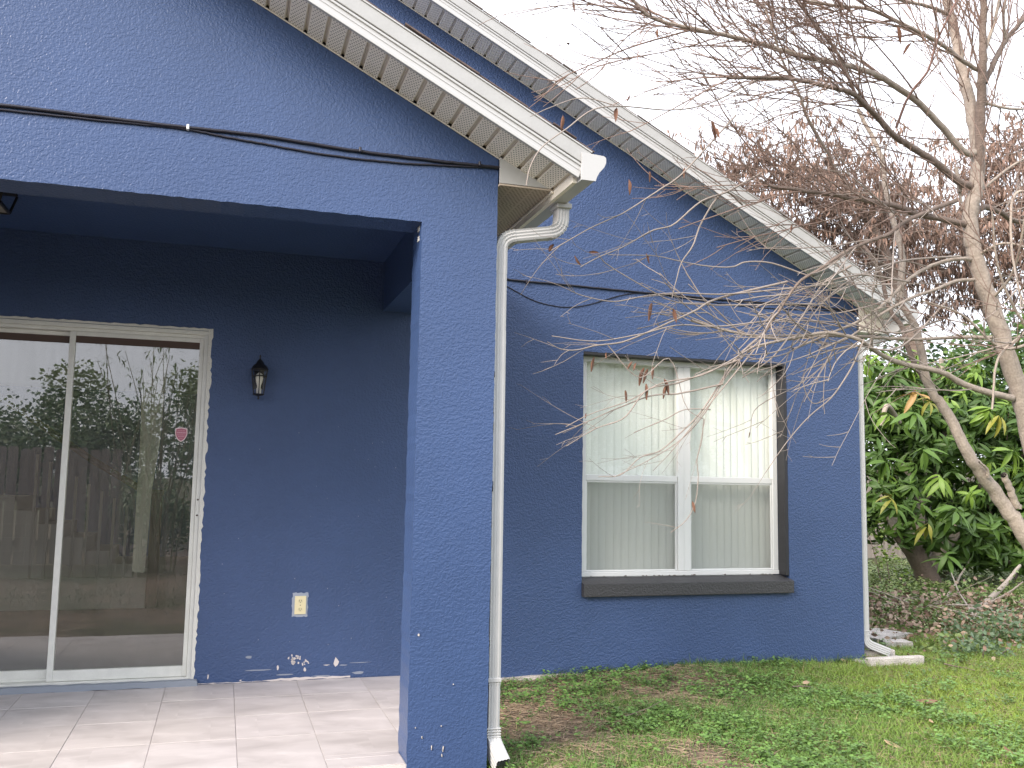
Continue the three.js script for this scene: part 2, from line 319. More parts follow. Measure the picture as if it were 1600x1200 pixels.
// downspouts of fluted rectangular pipe
const pipeProfile = (w, d) => { const p = []; const n = 4; for (let s = 0; s < 4; s++) for (let k = 0; k < n * 2; k++) { const t = (k + 0.5) / (n * 2) - 0.5, e = k % 2 ? 0.5 : 0.462, q = [[t, -e], [e, t], [-t, e], [-e, -t]][s]; p.push([q[0] * w, q[1] * d]); } return p; };
function sweep(path, prof, ax) {                           // sweeps a profile along a path; ax is the profile's first axis, kept square to the path
  const pos = [], idx = [], uv = [], n = prof.length, T = new THREE.Vector3(), A = new THREE.Vector3(), B = new THREE.Vector3();
  path.forEach((p, i) => {
    T.subVectors(path[Math.min(path.length - 1, i + 1)], path[Math.max(0, i - 1)]).normalize();
    B.crossVectors(T, ax).normalize(); A.crossVectors(B, T).normalize();
    prof.forEach(q => { pos.push(p.x + A.x * q[0] + B.x * q[1], p.y + A.y * q[0] + B.y * q[1], p.z + A.z * q[0] + B.z * q[1]); uv.push(q[0], p.y); });
  });
  for (let i = 0; i < path.length - 1; i++) for (let k = 0; k < n; k++) { const a = i * n + k, b = i * n + (k + 1) % n; idx.push(a, b, a + n, b, b + n, a + n); }
  let g = new THREE.BufferGeometry(); g.setAttribute('position', new THREE.Float32BufferAttribute(pos, 3)); g.setAttribute('uv', new THREE.Float32BufferAttribute(uv, 2)); g.setIndex(idx);
  g = g.toNonIndexed(); g.computeVertexNormals(); return g;
}
const V = (x, y, z) => new THREE.Vector3(x, y, z);
function bend(pts, r, n = 6) {                             // rounds the corners of a polyline
  const out = [pts[0]];
  for (let i = 1; i < pts.length - 1; i++) {
    const a = pts[i].clone().sub(pts[i - 1]), b = pts[i + 1].clone().sub(pts[i]), ra = Math.min(r, a.length() * 0.48), rb = Math.min(r, b.length() * 0.48);
    const p = pts[i].clone().addScaledVector(a.normalize(), -ra), q = pts[i].clone().addScaledVector(b.normalize(), rb);
    for (let k = 0; k <= n; k++) { const t = k / n; out.push(p.clone().multiplyScalar((1 - t) * (1 - t)).addScaledVector(pts[i], 2 * t * (1 - t)).addScaledVector(q, t * t)); }
  }
  out.push(pts[pts.length - 1]); return out;
}
{
  const spout = new THREE.Group(); spout.name = 'downspout'; house.add(spout);
  const W = 0.064, Dp = 0.086, x = PX1 + 0.036, z = ZF - 0.075, prof = pipeProfile(W, Dp), X = V(1, 0, 0), Z = V(0, 0, 1);
  const up = bend([V(1.63, 2.77, z), V(1.63, 2.618, z), V(x, 2.553, z), V(x, 2.36, z)], 0.07, 7);
  part('elbow', sweep(up, prof, X), M.white, spout);
  part('outlet_collar', rbox(1.588, 1.672, 2.735, 2.762, z - 0.055, z + 0.055, 0.006), M.white, spout);
  for (let i = 0; i < 5; i++) for (const [c, s] of [[0, 0], [0, 1]]) { // crimps in the elbows
    const k = s ? up.length - 10 + i : 3 + i, p = up[k], t = up[k + 1].clone().sub(up[k - 1]).normalize();
    part('crimp', sweep([p.clone().addScaledVector(t, -0.004), p.clone().addScaledVector(t, 0.004)], pipeProfile(W + 0.005, Dp + 0.005), X), M.white, spout);
  }
  const s2 = [V(x, 2.385, z), V(x, 2.05, z)], s3 = [V(x, 2.068, z), V(x + 0.006, 0.33, z)], s4 = [V(x + 0.006, 0.345, z), V(x + 0.006, 0.12, z)];
  part('pipe', sweep(s2, pipeProfile(W - 0.002, Dp - 0.002), X), M.white, spout);
  part('pipe', sweep(s3, prof, X), M.white, spout);
  part('pipe', sweep(s4, pipeProfile(W - 0.003, Dp - 0.003), X), M.white, spout);
  part('strap', rbox(x - 0.032, x + 0.040, 0.342, 0.362, z - 0.046, z + 0.046, 0.003), M.white, spout);
  const low = bend([V(x + 0.006, 0.13, z), V(x + 0.006, 0.055, z), V(x + 0.03, -0.03, z + 0.11)], 0.07, 8);
  part('kick_out', sweep(low, pipeProfile(W + 0.004, Dp + 0.004), X), M.white, spout);
  part('dark_mouth', sweep([low[low.length - 1].clone().add(V(0, 0, -0.008)), low[low.length - 1].clone().add(V(0.0002, -0.0012, 0.0012))], pipeProfile(W - 0.012, Dp - 0.012), X), M.black, spout);
  for (let i = 0; i < 4; i++) { const y = 0.122 - i * 0.013; part('crimp', rbox(x - 0.03, x + 0.042, y, y + 0.006, z - 0.048, z + 0.048, 0.002), M.white, spout); }
  for (const [v, hh] of [[585, 0.03], [660, 0.1], [725, 0.12], [760, 0.05], [1005, 0.03]]) { const y = wp(778, v, z + 0.04).y; part('chipped_paint', box(x - W / 2 - 0.001 + R(0, 0.004), x - W / 2 + R(0.006, 0.011), y - hh / 2, y + hh / 2, z + Dp / 2 - 0.004, z + Dp / 2 + 0.0015), M.trimDark, spout); }
  const sp2 = new THREE.Group(); sp2.name = 'downspout'; house.add(sp2);
  const x2 = HX + 0.036, z2 = -0.055, pr = pipeProfile(0.062, 0.082);
  part('elbow', sweep(bend([V(5.225, 2.64, z2), V(5.225, 2.57, z2), V(x2, 2.45, z2), V(x2, 2.3, z2)], 0.07), pr, X), M.white, sp2);
  part('pipe', sweep([V(x2, 2.32, z2), V(x2, 0.55, z2)], pipeProfile(0.06, 0.08), X), M.white, sp2);
  part('pipe', sweep([V(x2, 0.57, z2), V(x2, 0.13, z2)], pr, X), M.white, sp2);
  part('kick_out', sweep(bend([V(x2, 0.16, z2), V(x2, 0.08, z2), V(x2 + 0.22, -0.0, z2)], 0.06), pipeProfile(0.066, 0.086), X), M.white, sp2);
  for (let i = 0; i < 3; i++) part('crimp', rbox(x2 - 0.035, x2 + 0.035, 0.14 + i * 0.016, 0.147 + i * 0.016, z2 - 0.045, z2 + 0.045, 0.002), M.white, sp2);
}
// sliding glass door
const glassMat = (ior, r, g, b) => { const m = new THREE.MeshPhysicalMaterial({ transmission: 1, thickness: 0, roughness: 0, ior }); m.color.setRGB(r, g, b); return m; };
const doorGlass = glassMat(2.45, 0.8, 0.81, 0.76), windowGlass = glassMat(1.46, 0.96, 0.98, 0.955);
const dusty = new THREE.MeshStandardMaterial({ roughness: 0.9, transparent: true, opacity: 0.085, alphaMap: rep(dtex(256, 256, (u, v) => 0.62 + 0.4 * fbm(u * 5, v * 3, 1000, 171, 4) + 0.25 * pn(u * 30, v * 6, 1000, 172)), 0.9, 0.45) }); dusty.color.setRGB(0.62, 0.62, 0.56);
const pane = (x0, x1, y0, y1, z) => { const g = new THREE.PlaneGeometry(x1 - x0, y1 - y0); g.translate((x0 + x1) / 2, (y0 + y1) / 2, z); return planarUV(g); };
{
  const d = new THREE.Group(); d.name = 'sliding_door'; house.add(d);
  const f = (n, a, b, c, e, z0, z1, m = M.whiteOld) => part(n, rbox(a, b, c, e, z0, z1, 0.003), m, d);
  f('head', -1.855, -0.135, 2.236, 2.262, -0.14, -0.012); f('head', -1.855, -0.135, 2.214, 2.235, -0.14, -0.03);
  f('jamb', -0.163, -0.137, 0.03, 2.235, -0.14, -0.012); f('jamb', -1.857, -1.83, 0.03, 2.235, -0.14, -0.012);
  f('track', -1.857, -0.135, 0.0, 0.046, -0.14, -0.008); f('track', -1.83, -0.164, 0.047, 0.062, -0.075, -0.068);
  const sash = (n, x0, x1, z, s) => {
    const g = new THREE.Group(); g.name = n; d.add(g);
    for (const [a, b, c, e] of [[x0, x0 + s, 0.048, 2.213], [x1 - 0.026, x1, 0.048, 2.213], [x0 + s, x1 - 0.026, 0.048, 0.112], [x0 + s, x1 - 0.026, 2.186, 2.213]]) part('sash_rail', rbox(a, b, c, e, z - 0.02, z + 0.012, 0.003), M.whiteOld, g);
    part('glass_pane', pane(x0 + s - 0.004, x1 - 0.022, 0.108, 2.19, z - 0.006), doorGlass, g);
    part('added_dark_band', box(x0 + s, x1 - 0.026, 2.142, 2.1855, z - 0.003, z + 0.004), M.brown, g);  // dark brown band added across the top of each pane
    part('dust_film', pane(x0 + s - 0.003, x1 - 0.023, 0.11, 2.15, z - 0.0045), dusty, g);
    return g;
  };
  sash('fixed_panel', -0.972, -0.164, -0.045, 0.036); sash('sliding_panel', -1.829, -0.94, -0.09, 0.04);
  for (const y of [1.06, 1.16]) part('screw', new THREE.SphereGeometry(0.006, 8, 6).translate(-0.15, y, -0.012), M.brown, d);
  // ragged strip of old caulk left round the frame, never painted blue
  const s = []; for (let y = 0.0; y < 2.26; y += 0.022) s.push([-0.112 + R(-0.008, 0.006) + 0.008 * pn(y * 5, 3, 999, 7), y]);
  const top = []; for (let x = -0.11; x > -1.86; x -= 0.03) top.push([x, 2.276 + R(-0.003, 0.004)]);
  part('caulk_strip', poly([[-0.137, 0], ...s, ...top, [-1.87, 2.262], [-0.137, 2.262]], null, 0.005, -0.001), M.caulk, d, 'ragged off-white unpainted strip round the door frame');
  part('threshold', poly(rough([[-1.95, 0.001], [-0.09, 0.001], [-0.10, 0.035], [-1.95, 0.035]], 0.06, 0.003), null, 0.05, 0.001), std(0.27, 0.30, 0.35, 0.8), d);
}
// twin window with sill
{
  const w = new THREE.Group(); w.name = 'window'; house.add(w);
  const f = (n, a, b, c, e, z0, z1, m = M.vinyl, r = 0.004) => part(n, rbox(a, b, c, e, z0, z1, r), m, w);
  part('reveal', poly(rough(rect(4.2215, 4.2495, 0.625, 2.2845), 0.03, 0.0015), null, 0.096, -0.098), M.trimDark, w, 'black painted window reveal');
  part('reveal', box(2.512, 4.221, 2.268, 2.2845, -0.098, -0.002), M.trimDark, w);
  f('head', 2.515, 4.2205, 2.225, 2.267, -0.15, -0.1); f('jamb', 2.515, 2.578, 0.66, 2.224, -0.15, -0.1); f('jamb', 4.176, 4.2205, 0.66, 2.224, -0.15, -0.1); f('bottom_rail', 2.515, 4.2205, 0.626, 0.659, -0.15, -0.092);
  f('mullion', 3.337, 3.445, 0.66, 2.224, -0.15, -0.094); f('mullion_bead', 3.386, 3.392, 0.66, 2.224, -0.094, -0.091);
  for (const [x0, x1] of [[2.579, 3.336], [3.446, 4.175]]) {
    f('meeting_rail', x0, x1, 1.332, 1.378, -0.145, -0.104);
    part('glass_pane', pane(x0, x1, 1.376, 2.226, -0.128), windowGlass, w); part('glass_pane', pane(x0, x1, 0.66, 1.334, -0.14), windowGlass, w);
    const sm = std(0.16, 0.16, 0.16, 0.9, { transparent: true, opacity: 0.33 });
    for (const [a, b, c, e] of [[x0, x0 + 0.014, 0.66, 1.331], [x1 - 0.014, x1, 0.66, 1.331], [x0 + 0.014, x1 - 0.014, 1.318, 1.331], [x0 + 0.014, x1 - 0.014, 0.66, 0.672]]) f('screen_frame', a, b, c, e, -0.122, -0.11);
    part('insect_screen', pane(x0 + 0.013, x1 - 0.013, 0.671, 1.319, -0.116), sm, w);
  }
  { const g = poly([[-0.044, 0.4955], [-0.046, 0.5], [-0.046, 0.586], [-0.042, 0.589], [0.092, 0.622], [0.092, 0.4955]], null, 1.748, 0); g.rotateY(Math.PI / 2); g.scale(1, 1, 1); g.translate(2.513, 0, 0); part('sill', g, M.sill, w); }
  // flakes of white paint along the bottom
  const fl = []; for (let i = 0; i < 26; i++) { const x = R(2.56, 4.22), s = R(0.006, 0.03); fl.push(poly([[x, 0.6255], [x + s, 0.6255], [x + s * R(0.5, 0.9), 0.627 + R(0.002, 0.008)], [x + s * R(0.1, 0.4), 0.628 + R(0, 0.006)]], null, 0.002, -0.0915)); }
  part('flaking_paint', merge(fl), M.brown, w).userData.kind = 'stuff';
}

// ---------------------------------------------------------------- porch floor of large tiles
{
  const slab = structure('porch_floor', box(-4.4, PX1 - 0.003, -0.3, -0.0035, 0.004, ZF - 0.012), std(0.60, 0.56, 0.535, 0.95));
  const xs = [0.9327, 0.5177, 0.1258, -0.2788, -0.6766], zs = [0.012, 0.43, 0.868, 1.325, 1.785, 1.93];
  const mats = [0, 1, 2, 3].map(k => { const t = tileC.clone(); t.repeat.set(1.3, 1.3); t.offset.set(k * 0.23, k * 0.37); t.needsUpdate = true; const m = std(0.62 + k * 0.012, 0.59 + k * 0.012, 0.58 + k * 0.014, 0.45, { map: t }); return m; });
  for (let k = 0; k < 9; k++) xs.push(xs[xs.length - 1] - 0.4);
  xs.unshift(1.3);
  for (let i = 0; i < xs.length - 1; i++) for (let j = 0; j < zs.length - 1; j++) {
    const x1 = Math.min(xs[i], PX1 - 0.004), x0 = xs[i + 1];
    let z1 = zs[j + 1]; if (x1 > PX0 && z1 > ZB) { if (x0 < PX0) { const za = Math.max(zs[j], ZB); part('tile', rbox(x0 + 0.0014, PX0 - 0.003, -0.003, 0.0002, za + (za > ZB ? 0.0014 : 0.0001), z1 - 0.0014, 0.001), mats[1], slab); } z1 = ZB - 0.0001; } if (z1 - zs[j] < 0.05) continue;
    const g = rbox(x0 + 0.0014, x1 - 0.0014, -0.003, R(-0.0006, 0.0008), zs[j] + 0.0014, z1 - 0.0014, 0.002);
    part('tile', g, mats[Math.floor(rnd() * 4)], slab);
  }
}
// scuffs and bare patches low on the porch wall
{
  const t = thing('wall_scuffs', 'pale scuffs and bare plaster patches low on the porch wall beside the sliding door', 'paint damage');
  const chip = (u, v, wpx, hpx, n = 9) => { const c = wp(u, v, 0), w = wpx * 0.0045 / 2, h = hpx * 0.0045 / 2, p = []; for (let k = 0; k < n; k++) { const a = k / n * 6.283, q = R(0.65, 1.15); p.push([c.x + Math.cos(a) * w * q, c.y + Math.sin(a) * h * q]); } return poly(p, null, 0.0016, 0.0004); };
  const pale = std(0.62, 0.57, 0.56, 0.9), grey = std(0.26, 0.29, 0.36, 0.7);
  part('plaster_line', poly(rough([[-0.09, 0.001], [0.868, 0.001], [0.868, 0.013], [0.42, 0.016], [0.30, 0.004], [-0.09, 0.006]], 0.03, 0.003), null, 0.003, 0.0004), pale, t);
  part('bare_patch', chip(525, 1034, 8, 13, 7), pale, t);
  const cl = []; for (let i = 0; i < 26; i++) { const k = rnd(); cl.push(chip(450 + k * 32 + R(-2, 2), 1026 + k * 10 + R(-5, 5), R(1.5, 4), R(1.5, 4.5), 6)); } for (let i = 0; i < 5; i++) cl.push(chip(458 + R(-2, 2), 1033 + R(-4, 4), 4, 5, 6));
  part('bare_specks', merge(cl), pale, t).userData.kind = 'stuff';
  for (const [u, v, w, h, m] of [[434, 1043, 3, 7, pale], [476, 1046, 4, 6, pale], [510, 1039, 10, 1.6, pale], [537, 1039, 14, 2, grey], [562, 1035, 34, 1.5, grey], [560, 1051, 22, 4, grey], [405, 1047, 40, 2.2, grey], [445, 1054, 26, 2, grey], [389, 1027, 9, 5, grey], [325, 1057, 2.5, 7, pale], [376, 1063, 3, 2, pale], [500, 1056, 30, 2, grey]]) part('scuff', chip(u, v, w, h), m, t);
  const sp = []; for (let i = 0; i < 30; i++) sp.push(chip(R(340, 620), R(650, 1010), R(0.8, 1.6), R(0.8, 2.2), 5)); part('bare_specks', merge(sp), grey, t).userData.kind = 'stuff';
}
{
  const t = thing('post_scuffs', 'small pale scratches near the foot of the blue porch post', 'paint damage');
  const mk = (u, v, w, h) => { const c = wp(u, v, ZF), p = []; for (let k = 0; k < 7; k++) { const a = k / 7 * 6.283, q = R(0.6, 1.2); p.push([c.x + Math.cos(a) * w * 0.0015 * q, c.y + Math.sin(a) * h * 0.0015 * q]); } return poly(p, null, 0.004, ZF + 0.001); };
  for (const [u, v, w, h] of [[674, 1168, 1.6, 9], [692, 1170, 2.4, 9], [690, 1180, 2, 5], [659, 1152, 2, 4], [689, 1134, 2, 2], [654, 992, 3, 4], [708, 1069, 2, 2], [649, 1137, 2, 2]]) part('scratch', mk(u, v, w, h), M.concrete, t);
}
// power outlet
{
  const c = wp(469, 944.5, 0), t = thing('power_outlet', 'cream double power outlet on the blue porch wall with bare patch round it', 'power outlet', [c.x, c.y, 0]);
  part('bare_patch', poly(rough(rect(-0.052, 0.050, -0.078, 0.076), 0.012, 0.004), null, 0.002, 0.0005), std(0.34, 0.38, 0.47, 0.8), t);
  part('cover_plate', rbox(-0.036, 0.037, -0.062, 0.056, 0.003, 0.011, 0.003), std(0.78, 0.70, 0.45, 0.4), t);
  for (const y of [0.024, -0.03]) {
    const r = part('receptacle', new THREE.CylinderGeometry(0.0165, 0.0165, 0.004, 20).rotateX(Math.PI / 2).scale(1, 0.88, 1).translate(0, y, 0.0125), std(0.72, 0.64, 0.4, 0.4), t);
    for (const [x, h] of [[-0.0065, 0.009], [0.0065, 0.007]]) part('slot', box(x - 0.0012, x + 0.0012, y + 0.001 - h / 2, y + 0.004 + h / 2, 0.0145, 0.0152), M.black, r);
    part('slot', new THREE.CylinderGeometry(0.0026, 0.0026, 0.0008, 10).rotateX(Math.PI / 2).translate(0, y - 0.008, 0.0149), M.black, r);
  }
  part('screw', new THREE.CylinderGeometry(0.0028, 0.0028, 0.0016, 10).rotateX(Math.PI / 2).translate(0, -0.003, 0.0115), M.brown, t);
}
// wall lantern
{
  const c = wp(404, 597, 0), t = thing('wall_lantern', 'black carriage wall lantern with clear glass beside the sliding door', 'wall lantern', [c.x, c.y, 0]);
  const lg = (pts, n = 12) => new THREE.LatheGeometry(pts.map(p => new THREE.Vector2(p[0], p[1])), n);
  const Z = 0.105;
  part('back_plate', rbox(-0.032, 0.032, -0.05, 0.085, 0.001, 0.018, 0.006), M.black, t);
  part('arm', tube(smooth([V(0, 0.02, 0.015), V(0, 0.05, 0.05), V(0, 0.055, 0.08), V(0, 0.045, Z - 0.01)], 10), 0.007, 8), M.black, t);
  part('cap', lg([[0, 0.17], [0.005, 0.168], [0.007, 0.155], [0.004, 0.145], [0.012, 0.135], [0.022, 0.125], [0.03, 0.108], [0.052, 0.09], [0.06, 0.075], [0.063, 0.068], [0, 0.066]], 6).translate(0, 0, Z), M.black, t);
  const cage = part('cage', merge([0, 1, 2, 3, 4, 5].map(k => { const a = (k + 0.0) / 6 * 6.283; return tube([V(Math.sin(a) * 0.056, 0.068, Z + Math.cos(a) * 0.056), V(Math.sin(a) * 0.036, -0.088, Z + Math.cos(a) * 0.036)], 0.0036, 5); })), M.black, t);
  part('rim', lg([[0.05, 0.032], [0.056, 0.032], [0.056, 0.024], [0.048, 0.024], [0.05, 0.032]], 6).translate(0, 0, Z), M.black, cage);
  const gl = glassMat(1.5, 0.95, 0.95, 0.95); gl.side = THREE.DoubleSide;
  for (let k = 0; k < 6; k++) { const a = k / 6 * 6.283, b = (k + 1) / 6 * 6.283, q = (an, r, y) => [Math.sin(an) * r, y, Z + Math.cos(an) * r]; part('glass_pane', tri([[q(a, 0.035, -0.086), q(b, 0.035, -0.086), q(b, 0.054, 0.066)], [q(a, 0.035, -0.086), q(b, 0.054, 0.066), q(a, 0.054, 0.066)]]), gl, t); }
  part('bulb', lg([[0, 0.055], [0.02, 0.04], [0.026, 0.015], [0.02, -0.012], [0.012, -0.035], [0.012, -0.055], [0, -0.055]], 14).translate(0, 0, Z), std(0.85, 0.82, 0.72, 0.25), t);
  part('candle_sleeve', new THREE.CylinderGeometry(0.016, 0.016, 0.035, 12).translate(0, -0.07, Z), std(0.75, 0.74, 0.7, 0.6), t);
  part('base', lg([[0, -0.125], [0.005, -0.122], [0.008, -0.112], [0.004, -0.106], [0.02, -0.1], [0.04, -0.094], [0.041, -0.088], [0, -0.087]], 6).translate(0, 0, Z), M.black, t);
}
// ceiling lantern under the porch roof
{
  const t = thing('ceiling_lantern', 'black box ceiling light with glass sides under the porch roof', 'ceiling light', [-1.30, 2.8261, 0.95]);
  const s = 0.15, y0 = -0.115, y1 = -0.012;
  part('canopy', rbox(-s, s, -0.012, -0.0005, -s, s, 0.004), M.black, t);
  for (const [a, b] of [[-1, -1], [1, -1], [1, 1], [-1, 1]]) part('corner_bar', tube([V(a * (s - 0.004), y1, b * (s - 0.004)), V(a * (s - 0.03), y0, b * (s - 0.03))], 0.007, 6), M.black, t);
  const e = s - 0.03; for (const [x0, x1, z0, z1] of [[-e, e, e - 0.007, e + 0.007], [-e, e, -e - 0.007, -e + 0.007], [-e - 0.007, -e + 0.007, -e + 0.007, e - 0.007], [e - 0.007, e + 0.007, -e + 0.007, e - 0.007]]) part('bottom_bar', box(x0, x1, y0 - 0.006, y0 + 0.008, z0, z1), M.black, t);
  part('diffuser', rbox(-e + 0.008, e - 0.008, y0, y0 + 0.006, -e + 0.008, e - 0.008, 0.002), std(0.22, 0.21, 0.18, 0.4), t);
}
// cables strung along the walls
function cable(name, label, pxs, z, r, group) {
  const t = thing(name, label, 'cable', [0, 0, 0], group);
  const p = smooth(pxs.map(q => wp(q[0], q[1], z).add(V(0, 0, r * 1.1))), pxs.length * 8).map(q => q.add(V(0, R(-0.0012, 0.0012), 0)));
  part('cable_sheath', tube(p, r, 6), M.cable, t); return t;
}
{
  const a = cable('wall_cable', 'thick dark cable across the porch gable, upper of the two', [[-140, 151], [0, 165], [150, 183], [290, 200], [400, 212], [560, 237], [690, 253], [752, 260], [782, 263]], ZF, 0.0085);
  const b = cable('wall_cable', 'thinner sagging dark cable under the upper cable on the porch gable', [[-140, 158], [0, 172], [150, 188], [294, 203], [345, 213], [400, 223], [500, 241], [600, 253], [680, 258.5], [752, 262], [782, 264.5]], ZF, 0.0055);
  for (const [t, u, v] of [[a, 294, 201], [a, 562, 236], [a, 748, 258]]) { const c = wp(u, v, ZF); part('clip', rbox(c.x - 0.006, c.x + 0.006, c.y - 0.012, c.y + 0.012, ZF + 0.001, ZF + 0.028, 0.003), u === 294 ? M.vinyl : M.cable, t); }
  const c = cable('wall_cable', 'dark cable running level across the rear gable above the window', [[770, 433], [800, 437.5], [870, 444], [960, 453], [1060, 462], [1160, 471], [1250, 477], [1335, 486]], 0, 0.0075);
  cable('wall_cable', 'thin drooping wire looping below the cable on the rear gable', [[770, 436], [800, 452], [830, 468], [860, 477], [890, 480], [920, 476], [950, 467], [985, 459], [1020, 459], [1090, 469], [1180, 480], [1335, 487]], 0, 0.0035);
  for (const u of [822, 1062]) { const q = wp(u, 440 + (u - 822) * 0.092, 0); part('clip', rbox(q.x - 0.006, q.x + 0.006, q.y - 0.016, q.y + 0.01, 0.001, 0.026, 0.003), M.cable, c); }
}
// vertical blinds behind the window
{
  const t = thing('vertical_blinds', 'closed white vertical blinds behind the twin window', 'blinds', [2.52, 2.24, -0.215]);
  part('headrail', rbox(0, 1.7, 0, 0.045, -0.02, 0.03, 0.004), M.vinyl, t);
  const g = new THREE.BufferGeometry(), pos = [], uv = [], idx = [];
  for (let j = 0; j < 2; j++) for (let i = 0; i <= 6; i++) { const a = (i / 6 - 0.5) * 0.089; pos.push(a, j ? 0 : -1.64, 0.006 * (1 - Math.pow(a / 0.0445, 2))); uv.push(i / 6, j); }
  for (let i = 0; i < 6; i++) idx.push(i, i + 1, i + 7, i + 1, i + 8, i + 7);
  g.setAttribute('position', new THREE.Float32BufferAttribute(pos, 3)); g.setAttribute('uv', new THREE.Float32BufferAttribute(uv, 2)); g.setIndex(idx); g.computeVertexNormals();
  const sm = [0.885, 0.875, 0.895].map(k => { const m = new THREE.MeshPhysicalMaterial({ roughness: 0.55, side: THREE.DoubleSide }); m.color.setRGB(k, k * 1.02, k * 0.985); return m; });
  for (let i = 0; i < 27; i++) { const m = part('slat', g, sm[Math.floor(rnd() * 3)], t); m.position.set(0.03 + i * 0.0632, 0, R(-0.003, 0.003)); m.rotation.y = -0.21 + R(-0.03, 0.03); }
}
// stair inside, seen through the door
{
  const t = thing('staircase', 'brown newel post and handrail of a dim stair seen through the sliding door', 'staircase', [0, 0, -3.7]);
  const p = (u, v, z = -3.7) => wp(u, v, z);
  const nb = p(237, 925), nt = p(240, 765), hx = p(143, 718);
  part('newel_post', merge([box(nb.x - 0.05, nb.x + 0.05, 0.003, nt.y - 0.05, -0.05, 0.05), box(nb.x - 0.06, nb.x + 0.06, nt.y - 0.05, nt.y, -0.06, 0.06)]), M.brown, t);
  const hr = tube([V(nb.x - 0.02, nt.y - 0.08, 0), V(hx.x, hx.y, 0), V(hx.x - 1.6, hx.y + 1.1, 0)], 0.035, 8); part('handrail', hr, M.brown, t);
  const land = 0.30, lx = nb.x - 0.06; part('landing', box(-4.5, lx, 0.003, land, -1.0, 0.02), M.plain, t);
  for (let k = 0; k < 6; k++) { const x = lx - 0.14 - k * 0.22; part('step', box(x - 2.2, x, land + 0.001 + k * 0.13, land + 0.13 + k * 0.13, -1.0, -0.06), M.plain, t); }
  for (let k = 0; k < 9; k++) { const x = lx - 0.10 - k * 0.12, y = land + 0.02 + k * 0.07; part('baluster', box(x - 0.012, x + 0.012, land + 0.001, y + 0.62, -0.03, -0.006), std(0.55, 0.54, 0.5, 0.6), t); }
}
{
  const z = -0.45, L = [[243, 553], [249, 566], [256, 530], [263, 560], [258, 600], [250, 690], [238, 760], [226, 895], [206, 893], [212, 800], [219, 690], [222, 600], [226, 572], [234, 590]];
  const t = thing('torn_curtain', 'torn pale strip of curtain hanging behind the sliding door glass', 'curtain');
  part('fabric', poly(L.map(q => { const p = wp(q[0], q[1], z); return [p.x, p.y]; }), null, 0.004, z), std(0.34, 0.34, 0.30, 0.9), t);
}
// security sticker on the glass
{
  const c = wp(283, 679, -0.04), t = thing('security_sticker', 'small pinkish shield sticker on the sliding door glass', 'sticker', [c.x, c.y, -0.05]);
  const sh = s => [[-0.036, 0.04], [-0.018, 0.044], [0, 0.047], [0.018, 0.044], [0.036, 0.04], [0.038, 0.01], [0.033, -0.012], [0.02, -0.034], [0, -0.048], [-0.02, -0.034], [-0.033, -0.012], [-0.038, 0.01]].map(p => [p[0] * s, p[1] * s]);
  part('border', poly(sh(1), null, 0.0006, 0.0003), std(0.72, 0.58, 0.6, 0.6), t);
  part('shield', poly(sh(0.86), null, 0.0006, 0.0011), std(0.42, 0.14, 0.2, 0.6), t);
  const pale = std(0.66, 0.42, 0.46, 0.6);
  for (const [y, w, h] of [[0.025, 0.022, 0.003], [0.012, 0.027, 0.007], [-0.002, 0.024, 0.003], [-0.012, 0.017, 0.004], [-0.024, 0.009, 0.003]]) { const l = []; for (let x = -w; x < w; x += 0.0065) l.push(box(x, x + R(0.003, 0.0052), y - h / 2, y + h / 2, 0.0018, 0.0022)); part('print', merge(l), pale, t); }
}
// concrete splash block and the flat stones behind it
{
  const c = gp(1396, 1041), t = thing('splash_block', 'pale concrete splash block on the grass at the house corner', 'splash block', [c.x, GY, c.z]);
  part('near_rim', rbox(-0.25, 0.27, 0.0, 0.075, -0.02, 0.035, 0.014), M.concrete, t); part('far_rim', rbox(-0.25, 0.25, 0.0, 0.07, -0.32, -0.27, 0.014), M.concrete, t); part('tray', rbox(-0.25, 0.25, -0.02, 0.028, -0.27, -0.02, 0.008), M.concrete, t);
  const rk = (u, v, w, d, a) => { const q = gp(u, v), s = thing('flat_stone', u < 1385 ? 'broken pale flat stone right behind the rear downspout' : 'smaller pale flat stone in the grass behind the splash block', 'stone', [q.x, GY, q.z]); s.rotation.y = a; part('stone_body', poly(rough([[-w, -d], [w, -d * 0.8], [w * 0.9, d], [-w * 0.7, d]], 0.05, 0.012), null, 0.05, 0).rotateX(-Math.PI / 2), M.concrete, s); };
  rk(1372, 998, 0.3, 0.2, 0.3); rk(1398, 1010, 0.13, 0.09, -0.2);
}

// ---------------------------------------------------------------- bare tree in front of the house corner
const bark = std(0.43, 0.365, 0.31, 0.95, { map: rep(barkC, 4, 1.2), bumpMap: rep(barkC, 4, 1.2), bumpScale: 0.006 });
const barkDark = std(0.24, 0.185, 0.155, 0.95, { map: rep(barkC, 5, 2), bumpMap: rep(barkC, 5, 2), bumpScale: 0.01 });
const twigM = std(0.31, 0.265, 0.235, 0.9), twigRed = std(0.22, 0.135, 0.115, 0.9), deadM = std(0.17, 0.085, 0.055, 0.85, { side: THREE.DoubleSide });
const Q3 = new THREE.Vector3();
function perp(d) { return new THREE.Vector3(gauss(), gauss(), gauss()).cross(d).normalize(); }
function wander(p, d, len, n, curl, lift) {                // a wandering path from p towards d
  const pts = [p.clone()], dir = d.clone().normalize(), bendv = perp(dir).multiplyScalar(curl * R(0.3, 1)); let q = p.clone();
  for (let i = 0; i < n; i++) {
    dir.addScaledVector(bendv, 1 / n).add(V(gauss() * 0.05, gauss() * 0.05 + lift / n, gauss() * 0.05)).normalize();
    q = q.clone().addScaledVector(dir, len / n); pts.push(q);
  }
  return pts;
}
function taper(n, a, b) { return Array.from({ length: n }, (_, i) => a + (b - a) * i / (n - 1)); }
